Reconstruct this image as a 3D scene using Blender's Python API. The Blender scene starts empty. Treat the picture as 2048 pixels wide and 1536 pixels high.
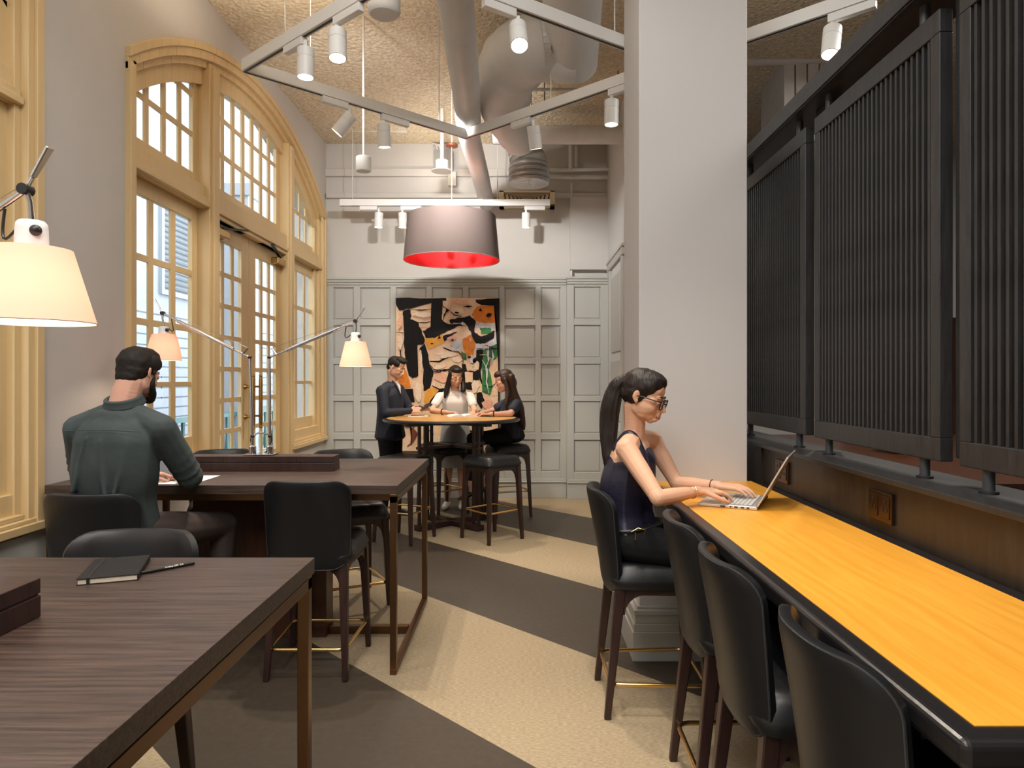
import bpy, bmesh, math, random
import numpy as np
from mathutils import Vector, Matrix, Euler
random.seed(7)
PI = math.pi
K, CX, CY, CH = 1365.0, 1041.0, 758.0, 1.45
scene = bpy.context.scene
COL = scene.collection

# ------------------------------------------------------------------ camera
cam = bpy.data.cameras.new('camera'); co = bpy.data.objects.new('camera', cam); COL.objects.link(co)
co.location = (0, 0, CH); co.rotation_euler = (PI/2, 0, 0)
cam.sensor_width = 36; cam.sensor_fit = 'HORIZONTAL'; cam.lens = 36*K/2048
cam.shift_x = -(CX-1024)/2048; cam.shift_y = -(768-CY)/2048
cam.clip_start = .05; cam.clip_end = 200
scene.camera = co
# ------------------------------------------------------------------ colour management, world
vs = scene.view_settings
vs.view_transform = 'Standard'; vs.look = 'None'; vs.gamma = 1; vs.exposure = 0.35; vs.use_curve_mapping = False
scene.cycles.use_denoising = True
scene.cycles.max_bounces = 8; scene.cycles.diffuse_bounces = 4; scene.cycles.transparent_max_bounces = 12
scene.cycles.caustics_reflective = False; scene.cycles.caustics_refractive = False
scene.cycles.sample_clamp_indirect = 4.0
w = bpy.data.worlds.new('world'); scene.world = w; w.use_nodes = True
bg = w.node_tree.nodes['Background']; bg.inputs[0].default_value = (.80, .88, 1, 1); bg.inputs[1].default_value = 5.0

def light(kind, name, loc, power, color=(1, .86, .68), rot=None, size=.1, size_y=None, spot=None, blend=.6, parent=None, target=None):
    l = bpy.data.lights.new(name, kind); l.energy = power; l.color = color
    if kind == 'AREA':
        l.size = size
        if size_y: l.shape = 'RECTANGLE'; l.size_y = size_y
    else: l.shadow_soft_size = size
    if kind == 'SPOT': l.spot_size = math.radians(spot or 50); l.spot_blend = blend
    o = bpy.data.objects.new(name, l); COL.objects.link(o); o.location = loc
    if target is not None:
        o.rotation_euler = (Vector(target)-Vector(loc)).to_track_quat('-Z', 'Y').to_euler()
    elif rot: o.rotation_euler = rot
    if parent: o.parent = parent
    return o
# unseen area fills added under the ceiling of this room and the next
light('AREA', 'room_fill', (-.6, -1.2, 4.2), 150, (1, .985, .96), size=2.6, rot=(0, 0, 0))
light('AREA', 'room_fill', (-.4, 1.7, 4.28), 50, (1, .98, .95), size=1.6, rot=(0, 0, 0))
light('AREA', 'room_fill', (3.4, 3.5, 4.2), 110, (1, .95, .88), size=2.0, rot=(0, 0, 0))

# ------------------------------------------------------------------ materials
MATS = {}
def new_mat(name):
    m = bpy.data.materials.new(name); m.use_nodes = True
    nt = m.node_tree; b = nt.nodes['Principled BSDF']
    return m, nt, b
def setc(b, k, v):
    if k in b.inputs: b.inputs[k].default_value = v
def mat(name, col, rough=.5, metal=0, spec=.5, noise=0, nscale=20, bump=0, bscale=60, stretch=(1, 1, 1), col2=None, coat=0, detail=4, emit=None, estr=0, coords='Object', sheen=0, alpha=None, trans=0):
    if name in MATS: return MATS[name]
    m, nt, b = new_mat(name)
    c = tuple(col)+(1,)
    setc(b, 'Base Color', c); setc(b, 'Roughness', rough); setc(b, 'Metallic', metal); setc(b, 'Specular IOR Level', spec)
    setc(b, 'Coat Weight', coat); setc(b, 'Sheen Weight', sheen)
    L = nt.links
    if noise or bump or col2:
        tc = nt.nodes.new('ShaderNodeTexCoord'); mp = nt.nodes.new('ShaderNodeMapping')
        mp.inputs['Scale'].default_value = stretch
        L.new(tc.outputs[coords], mp.inputs['Vector'])
    if noise or col2:
        n = nt.nodes.new('ShaderNodeTexNoise'); n.inputs['Scale'].default_value = nscale; n.inputs['Detail'].default_value = detail
        n.inputs['Roughness'].default_value = .6
        L.new(mp.outputs[0], n.inputs['Vector'])
        r = nt.nodes.new('ShaderNodeValToRGB')
        c2 = tuple(col2)+(1,) if col2 else tuple(x*(1-noise) for x in col)+(1,)
        r.color_ramp.elements[0].position = .32; r.color_ramp.elements[1].position = .68
        r.color_ramp.elements[0].color = c2; r.color_ramp.elements[1].color = c
        L.new(n.outputs['Fac'], r.inputs['Fac']); L.new(r.outputs['Color'], b.inputs['Base Color'])
    if bump:
        n2 = nt.nodes.new('ShaderNodeTexNoise'); n2.inputs['Scale'].default_value = bscale; n2.inputs['Detail'].default_value = 3
        L.new(mp.outputs[0], n2.inputs['Vector'])
        bp = nt.nodes.new('ShaderNodeBump'); bp.inputs['Strength'].default_value = bump; bp.inputs['Distance'].default_value = .03 if name == 'ceiling_stucco' else .01
        L.new(n2.outputs['Fac'], bp.inputs['Height']); L.new(bp.outputs['Normal'], b.inputs['Normal'])
    if emit:
        setc(b, 'Emission Color', tuple(emit)+(1,)); setc(b, 'Emission Strength', estr)
    MATS[name] = m
    return m
WALL = mat('wall_paint', (.57, .545, .52), .75, noise=.04, nscale=3, bump=.05, bscale=180)
WALLR = mat('wall_paint_cool', (.60, .60, .60), .7, bump=.04, bscale=150)
COLM = mat('column_paint', (.55, .54, .535), .65, bump=.03, bscale=140)
CEIL = mat('ceiling_stucco', (.80, .71, .56), .9, col2=(.56, .44, .30), nscale=30, bump=1.0, bscale=26, detail=6)
WAIN = mat('wainscot_paint', (.46, .455, .425), .5, bump=.03, bscale=100)
CREAM = mat('cream_joinery', (.68, .50, .26), .42, noise=.06, nscale=4, stretch=(6, 6, .6))
WHITE = mat('white_metal', (.78, .78, .77), .4)
WPIPE = mat('white_pipe_paint', (.72, .71, .70), .6, noise=.1, nscale=8, bump=.1, bscale=25)
DUCT = mat('duct_paint', (.66, .67, .69), .55, noise=.08, nscale=5, bump=.25, bscale=14)
FOIL = mat('foil_duct', (.62, .62, .62), .35, metal=.5, bump=1.0, bscale=22, stretch=(.6, .6, 5))
BEIGE = mat('floor_beige', (.46, .365, .235), .8, col2=(.27, .20, .12), nscale=85, bump=.12, bscale=160, stretch=(.6, 2.0, 1), detail=8)
DARKF = mat('floor_dark', (.062, .046, .032), .5, col2=(.045, .034, .024), nscale=30, bump=.05, bscale=90)
def wood(name, c1, c2, rough=.35, scale=(1.2, 14, 14), coat=.0, bump=.15):
    m, nt, b = new_mat(name); L = nt.links
    tc = nt.nodes.new('ShaderNodeTexCoord'); mp = nt.nodes.new('ShaderNodeMapping'); mp.inputs['Scale'].default_value = scale
    L.new(tc.outputs['Object'], mp.inputs['Vector'])
    n = nt.nodes.new('ShaderNodeTexNoise'); n.inputs['Scale'].default_value = 3.2; n.inputs['Detail'].default_value = 9; n.inputs['Roughness'].default_value = .68
    n.inputs['Distortion'].default_value = .5
    L.new(mp.outputs[0], n.inputs['Vector'])
    r = nt.nodes.new('ShaderNodeValToRGB'); r.color_ramp.elements[0].position = .35; r.color_ramp.elements[1].position = .66
    r.color_ramp.elements[0].color = tuple(c2)+(1,); r.color_ramp.elements[1].color = tuple(c1)+(1,)
    L.new(n.outputs['Fac'], r.inputs['Fac']); L.new(r.outputs['Color'], b.inputs['Base Color'])
    bp = nt.nodes.new('ShaderNodeBump'); bp.inputs['Strength'].default_value = bump; bp.inputs['Distance'].default_value = .004
    L.new(n.outputs['Fac'], bp.inputs['Height']); L.new(bp.outputs['Normal'], b.inputs['Normal'])
    setc(b, 'Roughness', rough); setc(b, 'Coat Weight', coat); setc(b, 'Coat Roughness', .25)
    MATS[name] = m; return m
TWOOD = wood('dark_oak_top', (.082, .051, .039), (.018, .010, .008), .42, (1.1, 30, 30))
PWOOD = wood('red_brown_panel', (.095, .034, .016), (.052, .018, .009), .33, (14, 14, 1.2), bump=.06)
LEGW = wood('dark_leg_wood', (.045, .018, .014), (.022, .009, .008), .38, (12, 12, 1.5), bump=.05)
SCRW = wood('ebony_screen_wood', (.027, .027, .028), (.013, .013, .0135), .42, (14, 14, 1.6), bump=.12)
BARP = wood('bar_panel_wood', (.026, .019, .014), (.012, .008, .006), .42, (10, 10, 1.0), bump=.10)
YEL = wood('amber_table_top', (.78, .37, .045), (.68, .295, .028), .36, (14, .8, 14), bump=.02)
YEL2 = wood('tan_round_top', (.66, .38, .12), (.56, .30, .09), .35, (2, 10, 10), bump=.02)
BLKE = mat('black_table_edge', (.012, .011, .012), .28, spec=.6, bump=.04, bscale=90)
LEATH = mat('black_leather', (.008, .0085, .010), .40, spec=.45, bump=.03, bscale=90)
LEATHG = mat('leather_seam', (.035, .037, .042), .45)
BRASS = mat('brass', (.80, .52, .20), .24, metal=1)
BRONZE = mat('bronze_metal', (.17, .095, .048), .36, metal=1)
OLDBR = mat('aged_brass', (.45, .27, .09), .3, metal=1)
CHROME = mat('chrome', (.72, .72, .74), .14, metal=1)
SOCK = mat('dark_bronze_plate', (.06, .032, .018), .25, metal=.8)
BLACKP = mat('black_plastic', (.012, .012, .013), .4)
GLASSF = None
def glass():
    m = bpy.data.materials.new('window_glass'); m.use_nodes = True; nt = m.node_tree; nt.nodes.clear()
    o = nt.nodes.new('ShaderNodeOutputMaterial'); mx = nt.nodes.new('ShaderNodeMixShader'); t = nt.nodes.new('ShaderNodeBsdfTransparent')
    g = nt.nodes.new('ShaderNodeBsdfGlossy'); g.inputs['Roughness'].default_value = .02; 
    t.inputs[0].default_value = (.96, .98, .98, 1)
    mx.inputs[0].default_value = .04; nt.links.new(t.outputs[0], mx.inputs[1]); nt.links.new(g.outputs[0], mx.inputs[2]); nt.links.new(mx.outputs[0], o.inputs[0])
    return m
GLASS = glass()
def shade_mat(name, col, tr=.6):
    m = bpy.data.materials.new(name); m.use_nodes = True; nt = m.node_tree; nt.nodes.clear()
    o = nt.nodes.new('ShaderNodeOutputMaterial'); mx = nt.nodes.new('ShaderNodeMixShader'); t = nt.nodes.new('ShaderNodeBsdfTranslucent')
    d = nt.nodes.new('ShaderNodeBsdfDiffuse'); t.inputs[0].default_value = tuple(col)+(1,); d.inputs[0].default_value = tuple(col)+(1,)
    mx.inputs[0].default_value = tr
    nt.links.new(d.outputs[0], mx.inputs[1]); nt.links.new(t.outputs[0], mx.inputs[2]); nt.links.new(mx.outputs[0], o.inputs[0])
    return m
SHADE = shade_mat('lamp_shade_paper', (.93, .72, .62), .5)
LENS = mat('lamp_lens', (1, .9, .7), .4, emit=(1, .83, .55), estr=14)
BULB = mat('bulb', (1, .9, .8), .4, emit=(1, .80, .62), estr=6)
SKIN = mat('skin_light', (.66, .38, .25), .58, spec=.3, noise=.06, nscale=12, bump=.03, bscale=200)
SKINM = mat('skin_fair_pink', (.60, .33, .24), .6, spec=.3, noise=.06, nscale=12)
HAIR = mat('dark_hair', (.018, .010, .007), .48, spec=.35, noise=.5, nscale=40, stretch=(1, .35, .12), bump=.35, bscale=170)
HAIRS = mat('cropped_hair', (.014, .009, .007), .65, spec=.3, noise=.4, nscale=60, bump=.3, bscale=260)
HAIRB = mat('brown_hair_ends', (.045, .018, .008), .45, spec=.35, noise=.6, nscale=40, stretch=(1, 1, .12), bump=.35, bscale=170)
LIPS = mat('lips', (.46, .17, .13), .45)
NAVY = mat('navy_satin', (.012, .011, .028), .42, bump=.5, bscale=9, spec=.5)
BLAZ = mat('navy_blazer', (.012, .016, .030), .75, bump=.3, bscale=10)
BLKT = mat('black_trousers', (.006, .006, .007), .8, spec=.25, bump=.4, bscale=10)
DENIM = mat('grey_green_shirt', (.045, .060, .061), .8, noise=.30, nscale=5, bump=.55, bscale=7)
WTEE = mat('white_tee', (.72, .68, .64), .8, bump=.4, bscale=12)
GSKIRT = mat('grey_skirt', (.42, .42, .42), .8, bump=.2, bscale=12)
BRNT = mat('brown_trousers', (.035, .022, .018), .8)

# ------------------------------------------------------------------ mesh helpers
class MB:
    def __init__(s): s.v = []; s.f = []
    def add(s, vs_, fs):
        b = len(s.v); s.v += [tuple(p) for p in vs_]; s.f += [tuple(i+b for i in f) for f in fs]; return s
    def box(s, x0, x1, y0, y1, z0, z1, R=None, c=None):
        vs_ = [(x, y, z) for x in (x0, x1) for y in (y0, y1) for z in (z0, z1)]
        if R is not None:
            vs_ = [tuple(R @ Vector(p) + Vector(c or (0, 0, 0))) for p in vs_]
        return s.add(vs_, [(0, 1, 3, 2), (4, 6, 7, 5), (0, 4, 5, 1), (2, 3, 7, 6), (0, 2, 6, 4), (1, 5, 7, 3)])
    def bar(s, p0, p1, w0, h0, w1=None, h1=None, up=(0, 0, 1)):
        p0 = Vector(p0); p1 = Vector(p1); d = (p1-p0).normalized(); u = Vector(up)
        a = d.cross(u)
        if a.length < 1e-4: a = d.cross(Vector((0, 1, 0)))
        a.normalize(); b = a.cross(d).normalized()
        w1 = w0 if w1 is None else w1; h1 = h0 if h1 is None else h1
        vs_ = []
        for p, w_, h_ in ((p0, w0, h0), (p1, w1, h1)):
            for sx, sy in ((-1, -1), (1, -1), (1, 1), (-1, 1)): vs_.append(p+a*sx*w_/2+b*sy*h_/2)
        return s.add(vs_, [(3, 2, 1, 0), (4, 5, 6, 7), (0, 1, 5, 4), (1, 2, 6, 5), (2, 3, 7, 6), (3, 0, 4, 7)])
    def tube(s, pts, r, n=10, closed=False, cap=True):
        pts = [Vector(p) for p in pts]; m = len(pts)
        rr = r if isinstance(r, (list, tuple)) else [r]*m
        prev = None; rings = []
        for i, p in enumerate(pts):
            if closed: d = pts[(i+1) % m]-pts[i-1]
            else: d = pts[min(i+1, m-1)]-pts[max(i-1, 0)]
            d.normalize()
            if prev is None:
                a = d.cross(Vector((0, 0, 1)))
                if a.length < .1: a = d.cross(Vector((0, 1, 0)))
            else: a = prev-d*prev.dot(d)
            a.normalize(); prev = a; b = d.cross(a)
            rings.append([p+(a*math.cos(t)+b*math.sin(t))*rr[i] for t in [2*PI*k/n for k in range(n)]])
        vs_ = [q for ring in rings for q in ring]; fs = []
        for i in range(m if closed else m-1):
            j = (i+1) % m
            for k in range(n): fs.append((i*n+k, i*n+(k+1) % n, j*n+(k+1) % n, j*n+k))
        if cap and not closed: fs += [tuple(range(n))[::-1], tuple(range((m-1)*n, m*n))]
        return s.add(vs_, fs)
    def lathe(s, prof, c=(0, 0, 0), n=32, R=None, caps=True):
        vs_ = []; fs = []; c = Vector(c)
        for r, z in prof:
            for k in range(n):
                p = Vector((r*math.cos(2*PI*k/n), r*math.sin(2*PI*k/n), z))
                vs_.append((R @ p if R is not None else p)+c)
        for i in range(len(prof)-1):
            for k in range(n): fs.append((i*n+k, i*n+(k+1) % n, (i+1)*n+(k+1) % n, (i+1)*n+k))
        if caps: fs += [tuple(range(n))[::-1], tuple(range((len(prof)-1)*n, len(prof)*n))]
        return s.add(vs_, fs)
    def prism(s, poly, axis, a, b):
        n = len(poly)
        def P(u, v, t): return (t, u, v) if axis == 'x' else ((u, t, v) if axis == 'y' else (u, v, t))
        vs_ = [P(u, v, a) for u, v in poly]+[P(u, v, b) for u, v in poly]
        fs = [tuple(range(n))[::-1], tuple(range(n, 2*n))]+[(i, (i+1) % n, n+(i+1) % n, n+i) for i in range(n)]
        return s.add(vs_, fs)
    def sphere(s, c, r, n=16, m=10):
        r = r if isinstance(r, (tuple, list)) else (r, r, r)
        vs_ = []; fs = []
        for i in range(m+1):
            t = PI*i/m
            for k in range(n): vs_.append((c[0]+r[0]*math.sin(t)*math.cos(2*PI*k/n), c[1]+r[1]*math.sin(t)*math.sin(2*PI*k/n), c[2]+r[2]*math.cos(t)))
        for i in range(m):
            for k in range(n): fs.append((i*n+k, (i+1)*n+k, (i+1)*n+(k+1) % n, i*n+(k+1) % n))
        return s.add(vs_, fs)
    def build(s, name, m, parent=None, off=(0, 0, 0), bevel=0, seg=2, smooth=False, kind=None, xf=None):
        me = bpy.data.meshes.new(name)
        vs_ = s.v
        if xf is not None: vs_ = [tuple(xf @ Vector(p)) for p in vs_]
        if off != (0, 0, 0): vs_ = [(p[0]-off[0], p[1]-off[1], p[2]-off[2]) for p in vs_]
        me.from_pydata(vs_, [], s.f); me.validate()
        bm = bmesh.new(); bm.from_mesh(me); bmesh.ops.recalc_face_normals(bm, faces=bm.faces); bm.to_mesh(me); bm.free()
        me.materials.append(m)
        o = bpy.data.objects.new(name, me); COL.objects.link(o)
        if parent: o.parent = parent
        if smooth:
            me.polygons.foreach_set('use_smooth', [True]*len(me.polygons))
            try: me.set_sharp_from_angle(angle=math.radians(40))
            except Exception: pass
        if bevel:
            bv = o.modifiers.new('bevel', 'BEVEL'); bv.width = bevel; bv.segments = seg; bv.limit_method = 'ANGLE'; bv.angle_limit = math.radians(40)
        if kind: o['kind'] = kind
        return o
def empty(name, loc, rz=0):
    o = bpy.data.objects.new(name, None); COL.objects.link(o); o.location = loc; o.rotation_euler = (0, 0, rz); o.empty_display_size = .1
    return o
def tag(o, label, cat, group=None):
    o['label'] = label; o['category'] = cat
    if group: o['group'] = group
    return o
def struct(o): o['kind'] = 'structure'; return o
def dup(o, parent=None):
    c = o.copy(); COL.objects.link(c); c.parent = parent
    for ch in list(o.children):
        dup(ch, c)
    return c
def rot_to(d):
    return Vector(d).normalized().to_track_quat('Z', 'Y').to_matrix()
def P(px, py, Y): return Vector(((px-CX)*Y/K, Y, CH-(py-CY)*Y/K))

# ================================================================== STRUCTURE
XL, YF, ZC = -2.39, 8.39, 4.34
# ---- floor with diagonal sheets
fl = MB().box(-2.9, 8.2, -4.0, 9.2, -.08, -.004).build('floor', DARKF); struct(fl)
def clip_band(s0, s1, x0, x1, y0, y1):
    poly = [(x0, y0), (x1, y0), (x1, y1), (x0, y1)]
    def cl(poly, f):
        out = []
        for i in range(len(poly)):
            a, b = poly[i], poly[(i+1) % len(poly)]; fa, fb = f(a), f(b)
            if fa >= 0: out.append(a)
            if fa*fb < 0: t = fa/(fa-fb); out.append((a[0]+(b[0]-a[0])*t, a[1]+(b[1]-a[1])*t))
        return out
    poly = cl(poly, lambda p: p[0]+p[1]-s0)
    return cl(poly, lambda p: s1-p[0]-p[1]) if poly else poly
edges = [-9.5, -8.1, -6.8, -5.45, -4.1, -2.8, -1.45, -.1, 1.24, 2.605, 3.94, 5.28, 6.58, 7.86, 9.2, 10.5, 11.8, 13.1, 14.4, 15.7, 17.4]
for i in range(len(edges)-1):
    pl = clip_band(edges[i], edges[i+1], -2.9, 8.2, -4, 9.2)
    if len(pl) < 3: continue
    MB().prism(pl, 'z', -.004, 0).build('floor_strip', DARKF if i % 2 == 0 else BEIGE, fl)
ce = MB().box(-2.9, 8.2, -4.0, 9.2, ZC, ZC+.15).build('ceiling', CEIL); struct(ce)
# ---- far wall
wb = MB().box(-2.9, 8.2, YF, YF+.2, 0, ZC).build('wall_back', WALL); struct(wb)
MB().box(-2.39, 1.06, YF-.05, YF, 3.93, 4.02).build('ledge', WALL, wb, bevel=.006)
MB().box(-2.37, 1.06, YF-.07, YF, 3.66, 3.72).build('cable_trunking', WALL, wb, bevel=.005)
YW = YF-.06
cols = [(667, 707), (720, 781), (792, 853), (864, 926), (937, 999), (1009, 1071), (1082, 1121)]
rows = [(575, 639), (651, 716), (728, 792), (802, 866), (879, 943)]
def wx(px, Y=YW): return (px-CX)*Y/K
def wz(py, Y=YW): return CH-(py-CY)*Y/K
def wains(parent, x0, x1, cs, yf, name='panel_frame'):
    # backing, stiles and rails proud of the recessed field panels
    ztop = wz(565); zbot = wz(957)
    MB().box(x0, x1, yf+.025, YF, 0, ztop).build('backing', WAIN, parent)
    xs = [x0]+[a for c in cs for a in c]+[x1]
    for i in range(0, len(xs), 2): MB().box(xs[i], xs[i+1], yf, yf+.03, zbot, ztop).build('stile', WAIN, parent, bevel=.003)
    zs = [ztop]+[wz(a) for r in rows for a in r]+[zbot]
    for c in cs:
        for i in range(0, len(zs), 2): MB().box(c[0], c[1], yf, yf+.028, zs[i+1], zs[i]).build('rail', WAIN, parent, bevel=.003)
        for r in rows:
            MB().box(c[0]+.012, c[1]-.012, yf+.016, yf+.03, wz(r[1])+.012, wz(r[0])-.012).build('panel', WAIN, parent, bevel=.008)
    MB().box(x0-.0, x1, yf-.03, YF, ztop, ztop+.03).box(x0, x1, yf-.015, YF, ztop-.03, ztop).box(x0, x1, yf-.045, YF, ztop+.03, ztop+.055).build('cap_moulding', WAIN, parent, bevel=.004)
    MB().box(x0, x1, yf-.02, YF, 0, .14).box(x0, x1, yf-.012, YF, .14, .19).box(x0, x1, yf-.028, YF, .19, .205).box(x0, x1, yf-.008, YF, .205, zbot).build('skirting', WAIN, parent, bevel=.004)
pw = struct(empty('wall_panelling', (0, 0, 0)))
wains(pw, XL, wx(1133), [(wx(a), wx(b)) for a, b in cols], YW)
pp = struct(empty('wall_pilaster', (0, 0, 0)))
wains(pp, wx(1133), 1.06, [(wx(1147), wx(1200))], YW-.07)
MB().box(wx(1140), 1.06, YF-.10, YF, wz(553)+.08, 3.66).build('pilaster_upper', WALL, pp)
# ---- left wall with arched openings
YC = 6.22; HALF = 2.09; ZA = .56; RO = 3.58
def arcz(y, R, yc=YC): return ZA+math.sqrt(max(R*R-(y-yc)**2, 0))
PER = 4.93
def left_wall():
    m = MB(); X0, X1 = XL, XL-.32
    ycs = [YC, YC-PER]
    segs = [(-4.0, ycs[1]-HALF), (ycs[1]+HALF, ycs[0]-HALF), (ycs[0]+HALF, YF+.2)]
    for a, b in segs: m.box(X1, X0, a, b, 0, ZC)
    for yc in ycs:
        n = 40
        for i in range(n):
            a = yc-HALF+2*HALF*i/n; b = yc-HALF+2*HALF*(i+1)/n
            za, zb = arcz(a, RO-.03, yc), arcz(b, RO-.03, yc)
            m.add([(X0, a, za), (X0, b, zb), (X0, b, ZC), (X0, a, ZC), (X1, a, za), (X1, b, zb), (X1, b, ZC), (X1, a, ZC)],
                  [(0, 1, 2, 3), (7, 6, 5, 4), (0, 4, 5, 1)])
        for a, b in ((yc-HALF, yc-.9), (yc+.9, yc+HALF)): m.box(X1, X0, a, b, 0, .72)
    return struct(m.build('wall_left', WALL))
wl = left_wall()
MB().box(XL, XL+.018, YC-PER+.9, YC-.9, 0, .14).box(XL, XL+.012, YC-PER+.9, YC-.9, .14, .16).build('baseboard_left', WAIN, None, bevel=.003)['kind'] = 'structure'
MB().box(XL, XL+.012, YC-PER+.9, 4.05, .16, .70).build('wall_panel', WAIN, wl)
XG = -2.49
def ring(m, yc, r0, r1, x0, x1, y0, y1, n=36):
    for i in range(n):
        a = y0+(y1-y0)*i/n; b = y0+(y1-y0)*(i+1)/n
        q = [(a, arcz(a, r0, yc)), (b, arcz(b, r0, yc)), (b, arcz(b, r1, yc)), (a, arcz(a, r1, yc))]
        m.prism(q, 'x', x0, x1)
def glazed(parent, yc, cells_y, rows_z, topf=None, sub=True):
    """panes + bars; cells_y list of (y0,y1); rows_z boundaries list of (z0,z1)"""
    ylo, yhi = cells_y[0][0], cells_y[-1][1]
    for (a, b) in cells_y:
        for (z0, z1) in rows_z:
            n = 5; ys = [a-.01+(b-a+.02)*k/n for k in range(n+1)]
            tops = [min(z1+.01, topf(y)+.01) if topf else z1+.01 for y in ys]
            if min(tops) < z0+.005 and max(tops) < z0+.02: continue
            tops = [max(t, z0) for t in tops]
            MB().prism([(ys[0], z0-.01), (ys[-1], z0-.01)]+list(zip(ys, tops))[::-1], 'x', XG-.004, XG).build('pane', GLASS, parent)
    for i in range(len(cells_y)-1):
        a, b = cells_y[i][1], cells_y[i+1][0]; zt = topf((a+b)/2)+.03 if topf else rows_z[-1][1]+.01
        MB().box(XG-.010, XG+.006, a, b, rows_z[0][0]-.01, zt).build('glazing_bar', CREAM, parent, bevel=.003)
    for j in range(len(rows_z)-1):
        z0, z1 = rows_z[j][1], rows_z[j+1][0]; zm = (z0+z1)/2; a, b = ylo-.01, yhi+.01
        if topf:
            while a < b and topf(a) < zm-.02: a += .01
            while a < b and topf(b) < zm-.02: b -= .01
        if b-a > .05: MB().box(XG-.009, XG+.005, a, b, z0, z1).build('glazing_bar', CREAM, parent, bevel=.003)
def window(idx, yc):
    d = yc-YC
    W = struct(empty('window_%d' % idx, (XL, yc, 0)))
    o = (XL, yc, 0)
    def B(m, name, bevel=.004, parent=W): return m.build(name, CREAM, parent, off=o, bevel=bevel)
    m = MB(); y0, y1 = yc-HALF, yc+HALF; zs = arcz(y0+.001, RO, yc)
    for (ra, rb, xa, xb) in ((3.53, 3.58, XL-.05, XL+.035), (3.47, 3.53, XL-.05, XL+.018), (3.42, 3.47, XL-.07, XL-.02)):
        ring(m, yc, ra, rb, xa, xb, y0+.0, y1)
    for s in (-1, 1):
        for (da, db, xa, xb) in ((0, .05, XL-.05, XL+.035), (.05, .09, XL-.05, XL+.018), (.09, .13, XL-.09, XL-.02)):
            ya, yb = sorted((yc+s*(HALF-da), yc+s*(HALF-db)))
            m.box(xa, xb, ya, yb, .72, arcz((ya+yb)/2, 3.5, yc)-.01)
    B(m, 'casing', .003)
    m = MB(); ring(m, yc, 3.30, 3.45, XG-.03, XG+.045, y0+.1, y1-.1)
    for s in (-1, 1):
        ya, yb = sorted((yc+s*(HALF-.10), yc+s*1.885)); m.box(XG-.03, XG+.045, ya, yb, .72, 3.25)
    B(m, 'frame', .003)
    for s in (-1, 1):
        ya, yb = sorted((yc+s*.81, yc+s*.97))
        zt = arcz((ya+yb)/2, 3.44, yc)
        B(MB().box(XG-.04, XL+.0, ya, yb, 0, zt).box(XG-.04, XL+.022, ya+.03, yb-.03, 0, zt-.02), 'mullion', .006)
        ya, yb = sorted((yc+s*.97, yc+s*(HALF-.1)))
        B(MB().box(XG-.04, XL-.03, ya, yb, 2.76, 2.93).box(XG-.04, XL-.01, ya, yb, 2.80, 2.84).box(XG-.04, XL+.005, ya, yb, 2.765, 2.80), 'transom', .004)
        B(MB().box(XG-.04, XL-.03, ya, yb, .72, .90).box(XL-.04, XL+.05, ya-.1, yb+.1, .715, .755).box(XL-.04, XL+.03, ya-.1, yb+.1, .755, .775).box(XL-.04, XL+.005, ya, yb, .775, .80), 'sill', .004)
    B(MB().box(XG-.04, XL-.02, yc-.81, yc+.81, 2.73, 2.93).box(XG-.04, XL+.0, yc-.81, yc+.81, 2.765, 2.80), 'transom', .004)
    # side lights
    for s in (-1, 1):
        cs = [(4.34, 4.575), (4.637, 4.863), (4.933, 5.166)]
        cs = [((c[0]-6.236)*s*-1, (c[1]-6.236)*s*-1) for c in cs]
        cs = sorted([tuple(sorted((yc+a, yc+b))) for a, b in cs])
        a, b = cs[0][0], cs[-1][1]
        m = MB().box(XG-.022, XG+.012, a-.085, a, .90, 2.76).box(XG-.022, XG+.012, b, b+.085, .90, 2.76).box(XG-.022, XG+.012, a, b, .90, 1.02).box(XG-.022, XG+.012, a, b, 2.65, 2.76)
        sash = B(m, 'sash', .004)
        q = sash; bz = [1.02, 1.395, 1.43, 1.805, 1.85, 2.225, 2.27, 2.65]
        save = XG
        glazed_off(q, o, yc, cs, [(bz[i], bz[i+1]) for i in range(0, 8, 2)])
        cu = [(4.35, 4.526), (4.58, 4.747), (4.80, 4.969), (5.02, 5.18)]
        cu = [((c[0]-6.236)*s*-1, (c[1]-6.236)*s*-1) for c in cu]
        cu = sorted([tuple(sorted((yc+a_, yc+b_))) for a_, b_ in cu]); a, b = cu[0][0], cu[-1][1]
        m = MB().box(XG-.022, XG+.012, min(a, b)-.09, a, 2.93, arcz(a, 3.33, yc)).box(XG-.022, XG+.012, b, b+.09, 2.93, arcz(b, 3.33, yc)).box(XG-.022, XG+.012, a, b, 2.92, 3.015)
        sash = B(m, 'transom_light', .004)
        glazed_off(sash, o, yc, cu, [(3.015, 3.285), (3.325, 3.585), (3.625, 3.95)], lambda y: arcz(y, 3.31, yc))
    cu = [(yc+.211*k-.0725, yc+.211*k+.0725) for k in range(-3, 4)]
    a, b = cu[0][0], cu[-1][1]
    m = MB().box(XG-.022, XG+.012, yc-.81, a, 2.93, arcz(a, 3.33, yc)).box(XG-.022, XG+.012, b, yc+.81, 2.93, arcz(b, 3.33, yc)).box(XG-.022, XG+.012, a, b, 2.92, 3.02)
    sash = B(m, 'transom_light', .004)
    glazed_off(sash, o, yc, cu, [(3.02, 3.29), (3.33, 3.595), (3.63, 3.95)], lambda y: arcz(y, 3.31, yc))
    return W
def glazed_off(parent, o, yc, cs, rz_, topf=None):
    before = set(parent.children)
    glazed(parent, yc, cs, rz_, topf)
    for ch in parent.children:
        if ch not in before:
            ch.data.transform(Matrix.Translation((-o[0], -o[1], -o[2])))
window(1, YC); window(2, YC-PER)
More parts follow.
